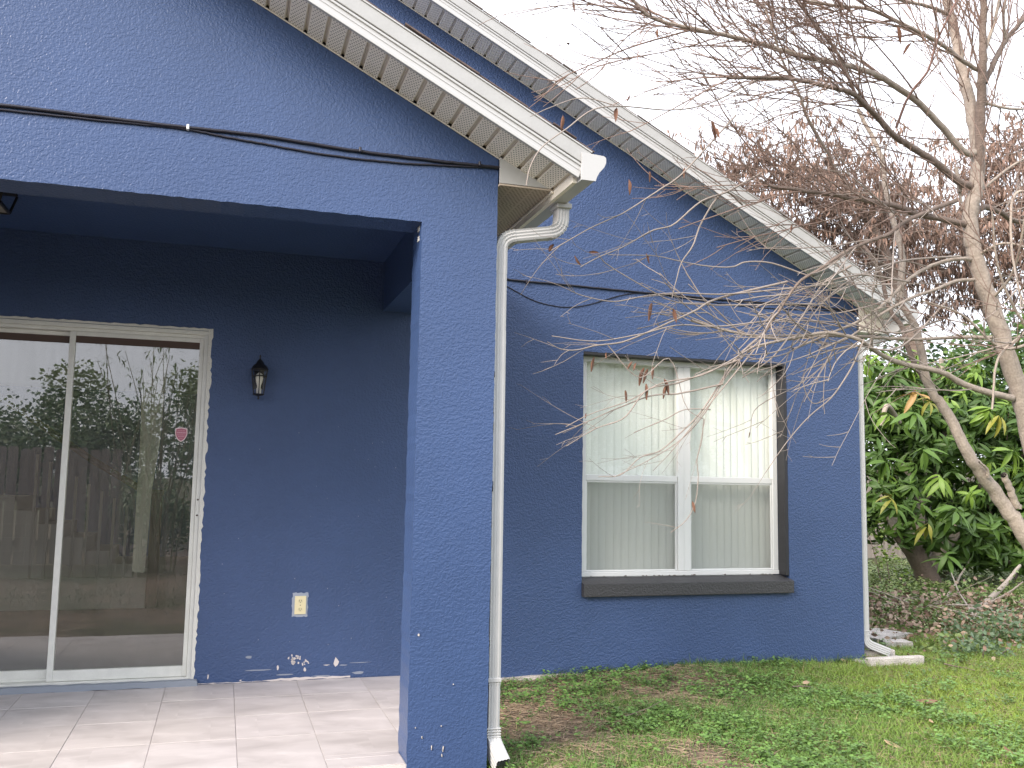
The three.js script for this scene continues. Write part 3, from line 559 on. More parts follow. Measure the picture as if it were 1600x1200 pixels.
function curvePath(px, n) { return smooth(px.map(q => at(q[0], q[1], q[2])), n); }
// twigs that grow from a path; lean pulls them one way, out collects geometries
function grow(path, rad, out, o, level = 0) {
  const total = path.reduce((s, p, i) => i ? s + p.distanceTo(path[i - 1]) : 0, 0), n = Math.round(total * o.density[level] * R(0.85, 1.15));
  for (let k = 0; k < n; k++) {
    const t = o.start + (1 - o.start) * Math.pow(rnd(), 0.8), f = t * (path.length - 1), i = Math.min(path.length - 2, Math.floor(f));
    const p = path[i].clone().lerp(path[i + 1], f - i), d = path[i + 1].clone().sub(path[i]).normalize();
    const side = perp(d); side.y += R(-0.3, 0.5); side.normalize();
    const dir = d.multiplyScalar(R(0.5, 1.1)).addScaledVector(side, R(0.4, 0.95)).addScaledVector(o.lean, o.pull).normalize();
    const len = o.len[level] * R(0.45, 1.25) * (1.1 - 0.45 * t), r = Math.min(o.r[level] * R(0.75, 1.2), rad * 0.8);
    const pts = wander(p, dir, len, o.segs[level], 0.55, o.lift);
    out.push(tube(pts, taper(pts.length, r, r * 0.5), o.sides[level], false));
    if (level + 1 < o.len.length) grow(pts, r, out, o, level + 1);
  }
}
const curled = (() => {                                    // a dry rolled leaf, hanging from its stalk, 1 m long before scaling
  const pos = [], idx = [];
  for (let i = 0; i <= 6; i++) { const t = i / 6, w = 0.17 * Math.sin(Math.PI * Math.pow(t, 0.8)) + 0.01; for (let k = -1; k <= 1; k++) pos.push(k * w * (1 - 0.25 * Math.abs(k)), -t + 0.04 * Math.sin(5 * t + k), (k ? 0.8 * w : -0.05) + 0.25 * t * t); }
  for (let i = 0; i < 6; i++) for (let k = 0; k < 2; k++) { const a = i * 3 + k; idx.push(a, a + 1, a + 3, a + 1, a + 4, a + 3); }
  const g = new THREE.BufferGeometry(); g.setAttribute('position', new THREE.Float32BufferAttribute(pos, 3)); g.setIndex(idx); g.computeVertexNormals(); g.setAttribute('uv', new THREE.Float32BufferAttribute(new Array(pos.length / 3 * 2).fill(0), 2)); return g;
})();
{
  const t = thing('bare_tree', 'leafless grey-brown tree at right whose drooping twigs hang across the gable and window', 'tree');
  const fine = [], fineSky = [], W0 = { sky: 1, density: [13, 9.5, 6], len: [1.15, 0.5, 0.07], r: [0.0048, 0.0028, 0.0019], segs: [10, 7, 2], sides: [5, 4, 3], start: 0.1, lean: V(-1, 0.18, 0.1), pull: 0.5, lift: 0.1 }, W = { density: [5, 6, 5], len: [0.85, 0.40, 0.07], r: [0.0055, 0.0034, 0.0022], segs: [9, 6, 2], sides: [5, 4, 3], start: 0.12, lean: V(-1, 0.15, 0.2), pull: 0.3, lift: 0.12 };
  const px = d => d / FOC * 6 / 2;                          // half a width given in pixels at 6 m
  const limb = (name, pts, r0, r1, o = W, m = bark, n = 0) => {
    const p = curvePath(pts, n || pts.length * 6), jit = p.map((q, i) => q.clone().add(i % 3 ? V(gauss() * px(r1) * 0.3, gauss() * px(r1) * 0.3, 0) : V(0, 0, 0)));
    part(name, tube(jit, taper(p.length, px(r0), px(r1)).map((r, i) => r * (1 + 0.04 * pn(i * 0.35, r0, 999, 5))), r0 > 12 ? 14 : r0 > 5 ? 9 : 6), m, t);
    if (o) grow(p, px(r1), o.sky ? fineSky : fine, o); return p;
  };
  const none = null, up = { ...W0, lean: V(-0.7, 0.8, 0.1), density: [9, 7.5, 5] };
  // trunks
  limb('trunk', [[1700, 1120, 6], [1652, 880, 6], [1600, 645, 6], [1560, 512, 6], [1525, 405, 6], [1516, 345, 6], [1526, 290, 6], [1528, 225, 6]], 31, 19, none, bark, 60);
  limb('trunk', [[1735, 1090, 6.1], [1650, 925, 6.05], [1597, 830, 6], [1562, 780, 6], [1535, 742, 5.95], [1512, 707, 5.9], [1480, 645, 5.9], [1450, 600, 5.9], [1432, 515, 5.95], [1405, 470, 6]], 28, 9, none, bark, 60);
  limb('trunk', [[1526, 290, 6], [1526, 232, 6], [1513, 150, 6.05], [1502, 105, 6.1], [1490, 45, 6.15], [1470, -40, 6.2]], 20, 13, up);
  limb('trunk', [[1527, 300, 6], [1533, 160, 5.95], [1535, 100, 5.9], [1536, 40, 5.9], [1540, -50, 5.85]], 16, 9, up, barkDark);
  limb('branch', [[1538, 130, 5.95], [1557, 90, 6], [1572, 62, 6.05], [1602, 26, 6.1], [1640, -30, 6.2]], 9, 6, up, barkDark);
  limb('branch', [[1540, 75, 5.9], [1555, 30, 5.9], [1566, -30, 5.9]], 6, 4, up);
  limb('branch', [[1572, 64, 6.05], [1568, 30, 6.0], [1575, -30, 6.0]], 5, 4, up);
  // limbs that sweep left
  limb('branch', [[1513, 352, 6], [1462, 340, 5.9], [1435, 335, 5.85], [1400, 322, 5.75], [1350, 313, 5.6], [1305, 305, 5.5], [1257, 298, 5.4], [1200, 290, 5.3]], 10, 5, W0, barkDark);
  limb('branch', [[1497, 312, 6.0], [1465, 324, 5.9], [1440, 335, 5.8], [1412, 347, 5.7], [1390, 365, 5.6], [1350, 380, 5.5], [1315, 397, 5.4], [1282, 420, 5.3], [1250, 440, 5.25], [1222, 478, 5.2], [1195, 520, 5.15]], 7.5, 3.2, W, barkDark);
  limb('branch', [[1500, 300, 6], [1494, 262, 6.0], [1502, 318, 6.02]], 7, 4, none);
  limb('branch', [[1516, 345, 6], [1532, 325, 6.05], [1560, 330, 6.15], [1585, 345, 6.3], [1640, 350, 6.5]], 10, 7, W, barkDark);
  limb('branch', [[1530, 235, 6], [1512, 240, 5.95], [1475, 202, 5.85], [1437, 162, 5.75], [1407, 140, 5.65], [1375, 120, 5.55], [1340, 107, 5.45], [1300, 97, 5.35], [1262, 90, 5.3], [1200, 72, 5.2], [1155, 60, 5.1], [1107, 50, 5], [1030, 32, 4.9], [1007, 20, 4.85], [985, -5, 4.8]], 11, 4, W0);
  limb('branch', [[1522, 292, 6], [1500, 285, 5.95], [1460, 252, 5.85], [1425, 230, 5.75], [1395, 210, 5.6], [1370, 182, 5.5], [1350, 162, 5.4], [1330, 145, 5.3], [1300, 137, 5.2], [1250, 125, 5.1], [1200, 121, 5], [1137, 122, 4.9]], 12, 4, W0, barkDark);
  limb('branch', [[1532, 112, 5.95], [1500, 92, 5.85], [1475, 72, 5.75], [1440, 52, 5.6], [1405, 35, 5.5], [1360, 15, 5.4], [1320, 10, 5.3], [1275, 4, 5.2], [1220, -8, 5.1]], 7, 3.5, W0);
  limb('branch', [[1482, 22, 6.15], [1450, 10, 6], [1400, -2, 5.9], [1350, -20, 5.8]], 6, 4, up);
  limb('branch', [[1400, 200, 5.7], [1420, 150, 5.6], [1450, 110, 5.5], [1462, 70, 5.45], [1480, 30, 5.4], [1500, -10, 5.4]], 4, 2.5, up, twigRed);
  limb('branch', [[1345, 165, 5.5], [1325, 120, 5.4], [1310, 85, 5.35], [1275, 40, 5.3], [1240, -5, 5.2]], 5, 3, { ...up, density: [4.5, 5, 3] });
  limb('branch', [[1300, 250, 5.55], [1260, 180, 5.4], [1250, 150, 5.35], [1225, 100, 5.3], [1205, 40, 5.2], [1190, -5, 5.2]], 4, 2.5, { ...up, density: [4, 5, 3] });
  limb('branch', [[1582, 622, 5.98], [1540, 612, 5.9], [1500, 598, 5.85], [1475, 583, 5.8], [1400, 565, 5.7], [1365, 547, 5.6], [1340, 530, 5.5], [1290, 520, 5.4], [1230, 530, 5.3], [1170, 543, 5.2]], 11, 3, W);
  limb('branch', [[1522, 407, 6], [1505, 404, 5.95], [1470, 410, 5.9], [1425, 432, 5.8], [1387, 470, 5.7], [1355, 495, 5.6], [1300, 520, 5.5], [1240, 545, 5.4]], 7, 3, W);
  limb('branch', [[1524, 437, 6], [1495, 439, 5.95], [1462, 452, 5.85], [1425, 465, 5.75], [1375, 492, 5.65], [1330, 525, 5.55], [1280, 545, 5.45]], 6, 3, W);
  limb('branch', [[1551, 527, 6], [1500, 527, 5.95], [1425, 530, 5.8], [1350, 526, 5.65], [1275, 525, 5.5], [1225, 530, 5.4], [1150, 520, 5.3], [1080, 500, 5.2]], 6, 3, W);
  limb('branch', [[1410, 512, 6.1], [1390, 482, 6.15], [1376, 430, 6.2], [1362, 402, 6.2], [1350, 385, 6.25]], 8, 5, none, barkDark);
  limb('branch', [[1450, 600, 5.95], [1425, 560, 6.0], [1410, 512, 6.1]], 9, 8, none, barkDark);
  limb('branch', [[1405, 470, 6], [1410, 400, 6.05], [1402, 366, 6.1], [1385, 300, 6.2], [1377, 245, 6.25], [1358, 205, 6.3], [1340, 170, 6.3]], 11, 6, { ...up, density: [2.5, 4, 3] });
  limb('branch', [[1590, 795, 6], [1580, 770, 5.98], [1568, 742, 5.95]], 12, 10, none);      // sawn stub
  limb('branch', [[1544, 745, 5.9], [1542, 733, 5.88], [1530, 722, 5.85]], 6, 3, none);
  limb('branch', [[1660, 470, 5.8], [1600, 520, 5.7], [1560, 560, 5.6], [1550, 640, 5.5]], 5, 3, { ...W, density: [3, 5, 4] });
  limb('branch', [[1660, 330, 5.8], [1590, 300, 5.7], [1580, 380, 5.6], [1598, 480, 5.5]], 5, 3, { ...W, density: [3, 5, 4] });
  // long drooping shoots in front of the gable, the porch eave and the window
  const S = { ...W, density: [3.2, 4], len: [0.5, 0.10], r: [0.0029, 0.002], segs: [7, 2], sides: [4, 3], start: 0.25, lift: -0.05, pull: 0.15 };
  const shoot = (pts, a = 3, b = 1.3, o = S) => limb('shoot', pts, a * 0.82, b * 0.85, o, twigM, pts.length * 4);
  shoot([[1300, 90, 5.3], [1190, 122, 5.0], [1112, 160, 4.7], [1050, 172, 4.4], [965, 166, 4.15], [925, 172, 4.05], [887, 200, 3.98], [845, 232, 3.9], [828, 262, 3.86], [822, 290, 3.84]], 2.6, 1.2, none);
  shoot([[965, 166, 4.15], [910, 153, 4.1], [860, 168, 4.05], [829, 182, 4.0]], 1.6, 1, none);
  shoot([[1160, 320, 5.2], [1132, 300, 5.1], [1095, 350, 5.05], [1082, 385, 5.0], [1065, 410, 5.0], [1057, 437, 4.95], [1050, 465, 4.95]], 3.4);
  shoot([[1190, 270, 5.2], [1135, 300, 5.1], [1095, 315, 5], [1050, 352, 4.95], [1020, 360, 4.9], [975, 385, 4.85], [935, 402, 4.8], [907, 417, 4.75]], 3.2);
  shoot([[1150, 180, 5], [1100, 235, 4.9], [1062, 275, 4.85], [1025, 300, 4.8], [975, 332, 4.75], [925, 355, 4.7], [860, 392, 4.6]], 2.8);
  shoot([[1260, 430, 5.3], [1200, 410, 5.2], [1162, 410, 5.15], [1145, 417, 5.1], [1100, 415, 5.05], [1062, 408, 5], [1025, 400, 4.95], [950, 398, 4.9]], 3);
  shoot([[1290, 445, 5.35], [1200, 454, 5.25], [1125, 460, 5.15], [1050, 458, 5.05], [1000, 464, 5], [962, 471, 4.95], [935, 468, 4.9], [905, 460, 4.85], [887, 452, 4.8]], 3);
  shoot([[1270, 475, 5.3], [1100, 476, 5.15], [1050, 470, 5.05], [1010, 450, 4.95], [945, 410, 4.85], [935, 397, 4.8]], 2.6);
  shoot([[1230, 440, 5.3], [1112, 470, 5.15], [1087, 485, 5.1], [1050, 502, 5.05], [1005, 522, 5], [970, 535, 4.95], [930, 540, 4.9], [900, 547, 4.85], [875, 545, 4.8], [855, 534, 4.75]], 4);
  shoot([[1210, 500, 5.2], [1120, 510, 5.1], [1060, 508, 5.0], [1000, 522, 4.9], [930, 533, 4.85], [862, 525, 4.8]], 2.6);
  shoot([[1195, 520, 5.15], [1150, 560, 5.1], [1112, 620, 5.05], [1090, 650, 5.02], [1065, 675, 5.0], [1030, 705, 4.95], [1000, 715, 4.92], [970, 742, 4.9], [935, 745, 4.88]], 3.6, 1.1);
  shoot([[1190, 530, 5.1], [1140, 580, 5.08], [1098, 650, 5.0], [1060, 690, 4.95], [1012, 720, 4.9], [960, 745, 4.86]], 3, 1.0);
  shoot([[1180, 545, 5.1], [1110, 630, 5.0], [1070, 680, 4.95], [1045, 710, 4.92], [1020, 736, 4.9]], 2.6, 1.0);
  shoot([[1100, 655, 5.03], [1096, 690, 5.03], [1089, 720, 5.02], [1091, 745, 5.01], [1085, 790, 5], [1070, 815, 5], [1048, 832, 5]], 2, 1.2, { ...S, density: [1.2, 2] });
  shoot([[1130, 600, 5.05], [1060, 615, 5.0], [1020, 618, 4.95], [960, 640, 4.9], [915, 660, 4.86], [868, 679, 4.8]], 3, 1.2);
  shoot([[1160, 560, 5.1], [1060, 598, 5.0], [1010, 610, 4.92], [975, 653, 4.88], [930, 670, 4.85], [885, 697, 4.8]], 3, 1.2);
  shoot([[1180, 540, 5.1], [1100, 585, 5.0], [1030, 600, 4.95], [985, 625, 4.9], [920, 648, 4.86], [884, 667, 4.82]], 2.6, 1.1);
  shoot([[1110, 640, 5.03], [1070, 640, 5], [1040, 655, 4.97], [990, 676, 4.92]], 2, 1.1, { ...S, density: [2.5, 2] });
  shoot([[950, 540, 4.9], [1000, 590, 4.95], [1045, 560, 5], [1075, 640, 5.0], [1100, 655, 5]], 1.8, 1.2, none);
  shoot([[1350, 530, 5.5], [1330, 575, 5.45], [1300, 620, 5.4], [1265, 650, 5.35], [1230, 690, 5.3], [1195, 740, 5.25]], 3.5, 1.2, { ...S, density: [2.6, 3] });
  shoot([[1340, 540, 5.5], [1280, 565, 5.45], [1255, 590, 5.4], [1270, 630, 5.4], [1300, 620, 5.4]], 2.4, 1.4);
  shoot([[1300, 560, 5.45], [1250, 600, 5.4], [1180, 640, 5.35], [1172, 675, 5.3]], 2, 1.1);
  const chaos = { ...W, density: [3.2, 4, 3], lean: V(-0.8, -0.1, 0.2), pull: 0.35, lift: 0 };
  for (const q of [[[1470, 500, 5.8], [1400, 520, 5.6], [1320, 505, 5.5], [1230, 500, 5.4]], [[1420, 440, 5.7], [1340, 430, 5.5], [1260, 450, 5.4], [1180, 480, 5.2]], [[1500, 400, 5.9], [1400, 410, 5.7], [1310, 450, 5.5], [1240, 530, 5.3]], [[1480, 470, 5.8], [1400, 545, 5.6], [1330, 540, 5.5], [1260, 560, 5.4]], [[1330, 415, 5.4], [1290, 440, 5.4], [1250, 500, 5.3], [1205, 560, 5.2], [1160, 590, 5.2]]]) limb('branch', q, 3.4, 1.6, chaos, twigM);
  for (const q of [[[1530, 300, 6], [1580, 260, 6.1], [1640, 230, 6.3]], [[1525, 400, 6], [1570, 380, 5.8], [1640, 400, 5.7]], [[1548, 470, 6], [1580, 430, 5.8], [1600, 350, 5.6], [1610, 250, 5.5]], [[1640, 560, 5.7], [1590, 490, 5.6], [1560, 420, 5.5], [1550, 330, 5.4]], [[1535, 160, 5.95], [1580, 170, 6], [1640, 165, 6.2]], [[1640, 520, 5.9], [1570, 545, 5.8], [1500, 490, 5.7], [1440, 470, 5.6]]]) limb('branch', q, 5, 2.5, { ...W0, density: [7, 6, 4], lean: V(-0.3, 0.3, 0.2), pull: 0.3 });
  part('twig', merge(fine), twigM, t).userData.kind = 'stuff';
  part('twig', merge(fineSky), std(0.25, 0.175, 0.145, 0.9), t).userData.kind = 'stuff';
  for (const [u, v, d, s, tilt] of [[858, 393, 4.6, 22, 2.0], [920, 394, 4.7, 14, 1.6], [907, 414, 4.75, 15, 2.4], [983, 280, 4.8, 20, 0.1], [880, 180, 4.0, 20, 0.1], [963, 168, 4.15, 22, 0], [1010, 396, 4.95, 14, 0], [1018, 474, 5, 25, 0.1], [1052, 482, 5, 20, 0.3], [928, 558, 4.9, 20, 0], [947, 550, 4.9, 10, 0.6], [988, 565, 4.95, 13, 0.5], [994, 566, 4.95, 12, -0.2], [1006, 575, 5, 24, 0.1], [1012, 577, 5, 20, 0.3], [1021, 574, 5, 16, 0], [1038, 592, 5, 22, 0.1], [1042, 600, 5, 20, -0.2], [1010, 600, 4.95, 22, -0.5], [977, 610, 4.9, 16, 0], [916, 645, 4.86, 8, 0], [1082, 783, 5, 16, -0.1], [1112, 190, 4.7, 24, 0.2], [1118, 200, 4.7, 22, -0.5], [895, 2, 4.8, 14, 0.1], [1027, 45, 4.85, 18, 0.2], [984, 148, 4.8, 10, 0.4], [1402, 40, 5.5, 24, -0.1], [1424, 66, 5.5, 18, -0.7], [1238, 350, 5.4, 12, 0], [1070, 262, 5, 14, 0], [1015, 268, 4.8, 14, -0.1], [885, 68, 4.8, 12, 1.8], [1172, 675, 5.3, 8, 0.2]]) {
    const m = part('dead_leaf', curled, deadM, t); m.position.copy(at(u, v, d)); m.scale.setScalar(s / FOC * d * 1.15); m.rotation.set(R(-0.3, 0.3), R(0, 6), tilt);
  }
}

// ---------------------------------------------------------------- leaf shapes
function leafGeo(len, w, droop, fold, n = 4) {             // a blade along +x, folded on its midrib, bending down
  const pos = [], uv = [], idx = [];
  for (let i = 0; i <= n; i++) { const t = i / n, a = -droop * t, ww = w * Math.pow(Math.sin(Math.PI * (0.04 + 0.95 * Math.pow(t, 0.85))), 0.9); const x = len * (t - 0.12 * droop * t * t), y = -len * droop * 0.5 * t * t; for (const k of [-1, 0, 1]) { pos.push(x, y + Math.abs(k) * ww * fold, k * ww); uv.push(t, k); } void a; }
  for (let i = 0; i < n; i++) for (let k = 0; k < 2; k++) { const a = i * 3 + k; idx.push(a, a + 1, a + 3, a + 1, a + 4, a + 3); }
  const g = new THREE.BufferGeometry(); g.setAttribute('position', new THREE.Float32BufferAttribute(pos, 3)); g.setAttribute('uv', new THREE.Float32BufferAttribute(uv, 2)); g.setIndex(idx); g.computeVertexNormals(); return g;
}
const leafMat = (r, g, b, rough = 0.52) => { const m = new THREE.MeshPhysicalMaterial({ roughness: rough, side: THREE.DoubleSide, transmission: 0.28, thickness: 0, ior: 1.45 }); m.color.setRGB(r, g, b); return m; };
const leafStd = (r, g, b, rough = 0.6) => { const m = new THREE.MeshStandardMaterial({ roughness: rough, side: THREE.DoubleSide }); m.color.setRGB(r, g, b); return m; };
// mango tree beyond the corner
{
  const base = gp(1452, 925), t = thing('mango_tree', 'dense dark green tree with long drooping leaves just beyond the house corner', 'tree');
  const D = base.clone().sub(EYE).dot(FWD), P = (u, v, d = 0) => at(u, v, D + d);
  part('trunk', tube(smooth([base.clone().add(V(0.1, -0.1, 0)), P(1446, 895), P(1428, 862, -0.1), P(1405, 832, -0.15)], 14), taper(15, 0.17, 0.11), 10), barkDark, t);
  const br = [[[1428, 862, -0.1], [1436, 815, -0.1], [1433, 785, -0.1], [1424, 752, 0.1], [1400, 700, 0.2]], [[1405, 832, -0.15], [1385, 790, 0], [1370, 720, 0.2]], [[1446, 895, 0], [1500, 820, 0.1], [1540, 740, 0.3], [1570, 640, 0.4]], [[1433, 785, -0.1], [1470, 730, 0], [1480, 640, 0.3], [1470, 560, 0.4]], [[1405, 660, -0.3], [1385, 635, -0.6], [1378, 665, -0.6]]];
  br.forEach((b, i) => part('branch', tube(smooth(b.map(q => P(...q)), 14), taper(15, i < 4 ? 0.1 : 0.035, 0.03), 8), bark, t));
  const geos = [leafGeo(0.30, 0.036, 0.7, 0.35), leafGeo(0.27, 0.034, 1.0, 0.3), leafGeo(0.33, 0.040, 0.45, 0.4)];
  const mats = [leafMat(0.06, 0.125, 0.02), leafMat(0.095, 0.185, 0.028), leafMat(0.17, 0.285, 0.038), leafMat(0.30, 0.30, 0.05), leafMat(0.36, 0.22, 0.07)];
  const balls = [[1460, 655, 0.2, 1.25, 0.85, 1.1], [1500, 790, 0, 1.25, 0.85, 1.0], [1595, 640, 0.4, 1.1, 0.9, 1.0], [1375, 720, 0.4, 0.9, 1.2, 0.9], [1385, 610, 0.5, 0.9, 0.6, 0.9], [1560, 850, 0.3, 0.8, 0.55, 0.7], [1640, 760, 0.3, 1.1, 1.1, 1], [1500, 880, 0.3, 0.55, 0.5, 0.5], [1570, 800, 0.3, 0.9, 0.8, 0.8], [1610, 880, 0.5, 0.8, 0.5, 0.6]];
  const leaves = [];
  const tuft = (c, out, mat, n, s) => {
    const ax = out.clone().add(V(R(-0.3, 0.3), R(0.1, 0.7), R(-0.3, 0.3))).normalize(), q0 = new THREE.Quaternion().setFromUnitVectors(V(0, 1, 0), ax);
    for (let k = 0; k < n; k++) {
      const q = q0.clone().multiply(eul(0, k * 2.4 + R(-0.25, 0.25), R(-1.05, 0.15))).multiply(eul(R(-0.35, 0.35), 0, 0));
      leaves.push({ m: xf(c.clone().add(V(R(-0.03, 0.03), R(-0.05, 0.03), R(-0.03, 0.03))), q, s * R(0.75, 1.15)), mat, geo: Math.floor(rnd() * 3), d: c.distanceTo(EYE) + (mat > 2 ? -1 : 0) + R(-0.3, 0.3) });
    }
  };
  for (const [u, v, d, rx, ry, rz] of balls) {
    const c = P(u, v, d), n = Math.round(230 * rx * ry);
    for (let k = 0; k < n; k++) {
      const o = V(gauss(), gauss(), gauss()).normalize(), rr = Math.pow(rnd(), 0.35); const p = c.clone().add(V(o.x * rx * rr, o.y * ry * rr, o.z * rz * rr));
      if (p.y < 0.3 || p.x < 5.25) continue;
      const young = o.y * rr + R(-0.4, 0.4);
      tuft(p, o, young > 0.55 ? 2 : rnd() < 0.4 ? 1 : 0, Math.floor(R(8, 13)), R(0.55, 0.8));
    }
  }
  // the tufts that stand out: yellow and rusty new growth, and large near whorls
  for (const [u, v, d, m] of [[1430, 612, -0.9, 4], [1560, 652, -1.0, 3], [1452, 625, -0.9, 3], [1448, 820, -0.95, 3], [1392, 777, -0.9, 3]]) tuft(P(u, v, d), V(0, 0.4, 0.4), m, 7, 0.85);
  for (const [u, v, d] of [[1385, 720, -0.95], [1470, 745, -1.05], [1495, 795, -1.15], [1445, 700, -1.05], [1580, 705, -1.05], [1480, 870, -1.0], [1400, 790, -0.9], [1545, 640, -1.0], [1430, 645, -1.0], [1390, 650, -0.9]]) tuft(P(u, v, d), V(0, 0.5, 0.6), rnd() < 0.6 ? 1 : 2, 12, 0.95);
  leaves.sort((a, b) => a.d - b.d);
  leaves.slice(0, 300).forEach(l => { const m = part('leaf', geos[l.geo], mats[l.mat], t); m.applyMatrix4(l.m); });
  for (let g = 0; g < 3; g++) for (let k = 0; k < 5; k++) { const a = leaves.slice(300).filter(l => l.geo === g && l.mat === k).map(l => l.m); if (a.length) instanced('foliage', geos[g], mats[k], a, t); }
}
// brown trees further back, their crowns full of dead seed leaves
const deadLeaf = leafGeo(0.105, 0.013, 0.6, 0.4, 3);
function brownTree(label, trunkPx, trunkR, balls, D, n) {
  const t = thing('brown_tree', label, 'tree', [0, 0, 0]), P = (u, v, d = 0) => at(u, v, D + d);
  const main = smooth(trunkPx.map(q => P(...q)), 24); part('trunk', tube(main, taper(25, trunkR, trunkR * 0.35), 9), barkDark, t);
  const fine = [], list = [[], [], []];
  for (const [u, v, d, rx, ry] of balls) {
    const c = P(u, v, d), root = main.reduce((b, p) => p.distanceTo(c) + Math.max(0, p.y - c.y) * 2 < b.distanceTo(c) + Math.max(0, b.y - c.y) * 2 ? p : b, main[8]);
    part('branch', tube(wander(root, c.clone().sub(root), c.distanceTo(root) * 1.25, 10, 0.35, 0.1), taper(11, trunkR * 0.3, 0.012), 6), barkDark, t);
    const m = Math.round(n * rx * ry);
    for (let k = 0; k < m / 24; k++) {
      const o = V(gauss() * 0.62, gauss() * 0.55, gauss() * 0.62), p = c.clone().add(V(o.x * rx, o.y * ry, o.z * rx)), pts = wander(p, V(gauss(), gauss() * 0.6 + 0.2, gauss()), R(0.4, 0.9), 6, 0.6, -0.2);
      fine.push(tube(pts, taper(7, 0.011, 0.004), 4, false));
      for (let j = 0; j < 24; j++) { const q = pts[1 + Math.floor(rnd() * 6)].clone().add(V(gauss() * 0.05, gauss() * 0.05, gauss() * 0.05)); list[Math.floor(rnd() * 3)].push(xf(q, eul(R(-0.4, 0.4), R(0, 6.3), R(-1.9, -0.9)), R(0.55, 1.3))); }
    }
  }
  part('twig', merge(fine), barkDark, t).userData.kind = 'stuff';
  [leafStd(0.185, 0.115, 0.085), leafStd(0.26, 0.165, 0.125), leafStd(0.135, 0.083, 0.062)].forEach((m, i) => instanced('dead_foliage', deadLeaf, m, list[i], t));
}
brownTree('tree full of rusty brown dead leaves rising over the right end of the roof', [[1470, 900], [1450, 640], [1425, 520], [1385, 400, 0], [1330, 300, 0.2], [1290, 250, 0.2]], 0.13,
  [[1190, 265, 0.2, 1.0, 0.75], [1255, 280, 0, 1.1, 0.8], [1150, 275, 0.3, 0.6, 0.35], [1310, 330, 0, 1.1, 0.9], [1280, 370, 0.3, 1.0, 0.6], [1370, 360, 0.4, 1.0, 0.9], [1400, 300, 0.4, 0.8, 0.7], [1350, 420, 0.3, 0.9, 0.5], [1310, 255, 0.4, 0.7, 0.4]], 13.5, 1800);
brownTree('brown dead-leafed tree standing behind the bare trunk at the right edge', [[1640, 900], [1610, 640], [1560, 520], [1520, 430, 0], [1500, 330, 0.2]], 0.15,
  [[1470, 350, 0.3, 1.0, 0.8], [1450, 430, 0.2, 1.1, 0.6], [1560, 250, 0, 0.9, 0.9], [1595, 230, 0.2, 0.8, 0.9], [1590, 320, 0, 1.0, 1.0], [1530, 380, 0, 1.1, 0.9], [1600, 420, 0.3, 1.0, 0.8], [1520, 460, 0.3, 1.0, 0.5], [1430, 385, 0.6, 0.9, 0.6], [1640, 340, 0.3, 1.1, 1.2]], 14.6, 1700);

// leafy bushes: a crown of many small leaves round a few stems
function bush(name, label, cat, pos, balls, leaf, mats, count, group) {
  const t = thing(name, label, cat, [pos.x, pos.y, pos.z], group), list = mats.map(() => []), stems = [];
  for (const [x, y, z, r, ry] of balls) {
    stems.push(tube(wander(V(R(-0.1, 0.1), -0.05, R(-0.1, 0.1)), V(x, y, z), Math.hypot(x, y, z) + 0.05, 7, 0.3, 0), taper(8, Math.max(0.008, r * 0.035), 0.005), 5, false));
    for (let k = 0; k < count * r * r; k++) { const o = V(gauss(), gauss(), gauss()).normalize().multiplyScalar(Math.pow(rnd(), 0.4) * (0.8 + 0.35 * pn(k * 0.01, x * 3, 999, 9))); list[Math.floor(Math.pow(rnd(), 1.3) * mats.length)].push(xf(V(x + o.x * r, Math.max(0.01, y + o.y * (ry || r)), z + o.z * r), eul(R(0, 6.3), R(0, 6.3), R(-1, 0.6)), R(0.6, 1.3))); }
  }
  part('stem', merge(stems), barkDark, t); list.forEach((l, i) => l.length && instanced('foliage', leaf, mats[i], l, t)); return t;
}
const oval = leafGeo(0.085, 0.024, 0.5, 0.25, 3), small = leafGeo(0.05, 0.017, 0.4, 0.25, 2), long = leafGeo(0.16, 0.014, 1.0, 0.3, 3);
const greenA = [leafMat(0.055, 0.12, 0.035), leafMat(0.085, 0.16, 0.045), leafMat(0.13, 0.22, 0.05)], greenB = [leafMat(0.13, 0.20, 0.08), leafMat(0.17, 0.25, 0.10), leafMat(0.23, 0.29, 0.13)];
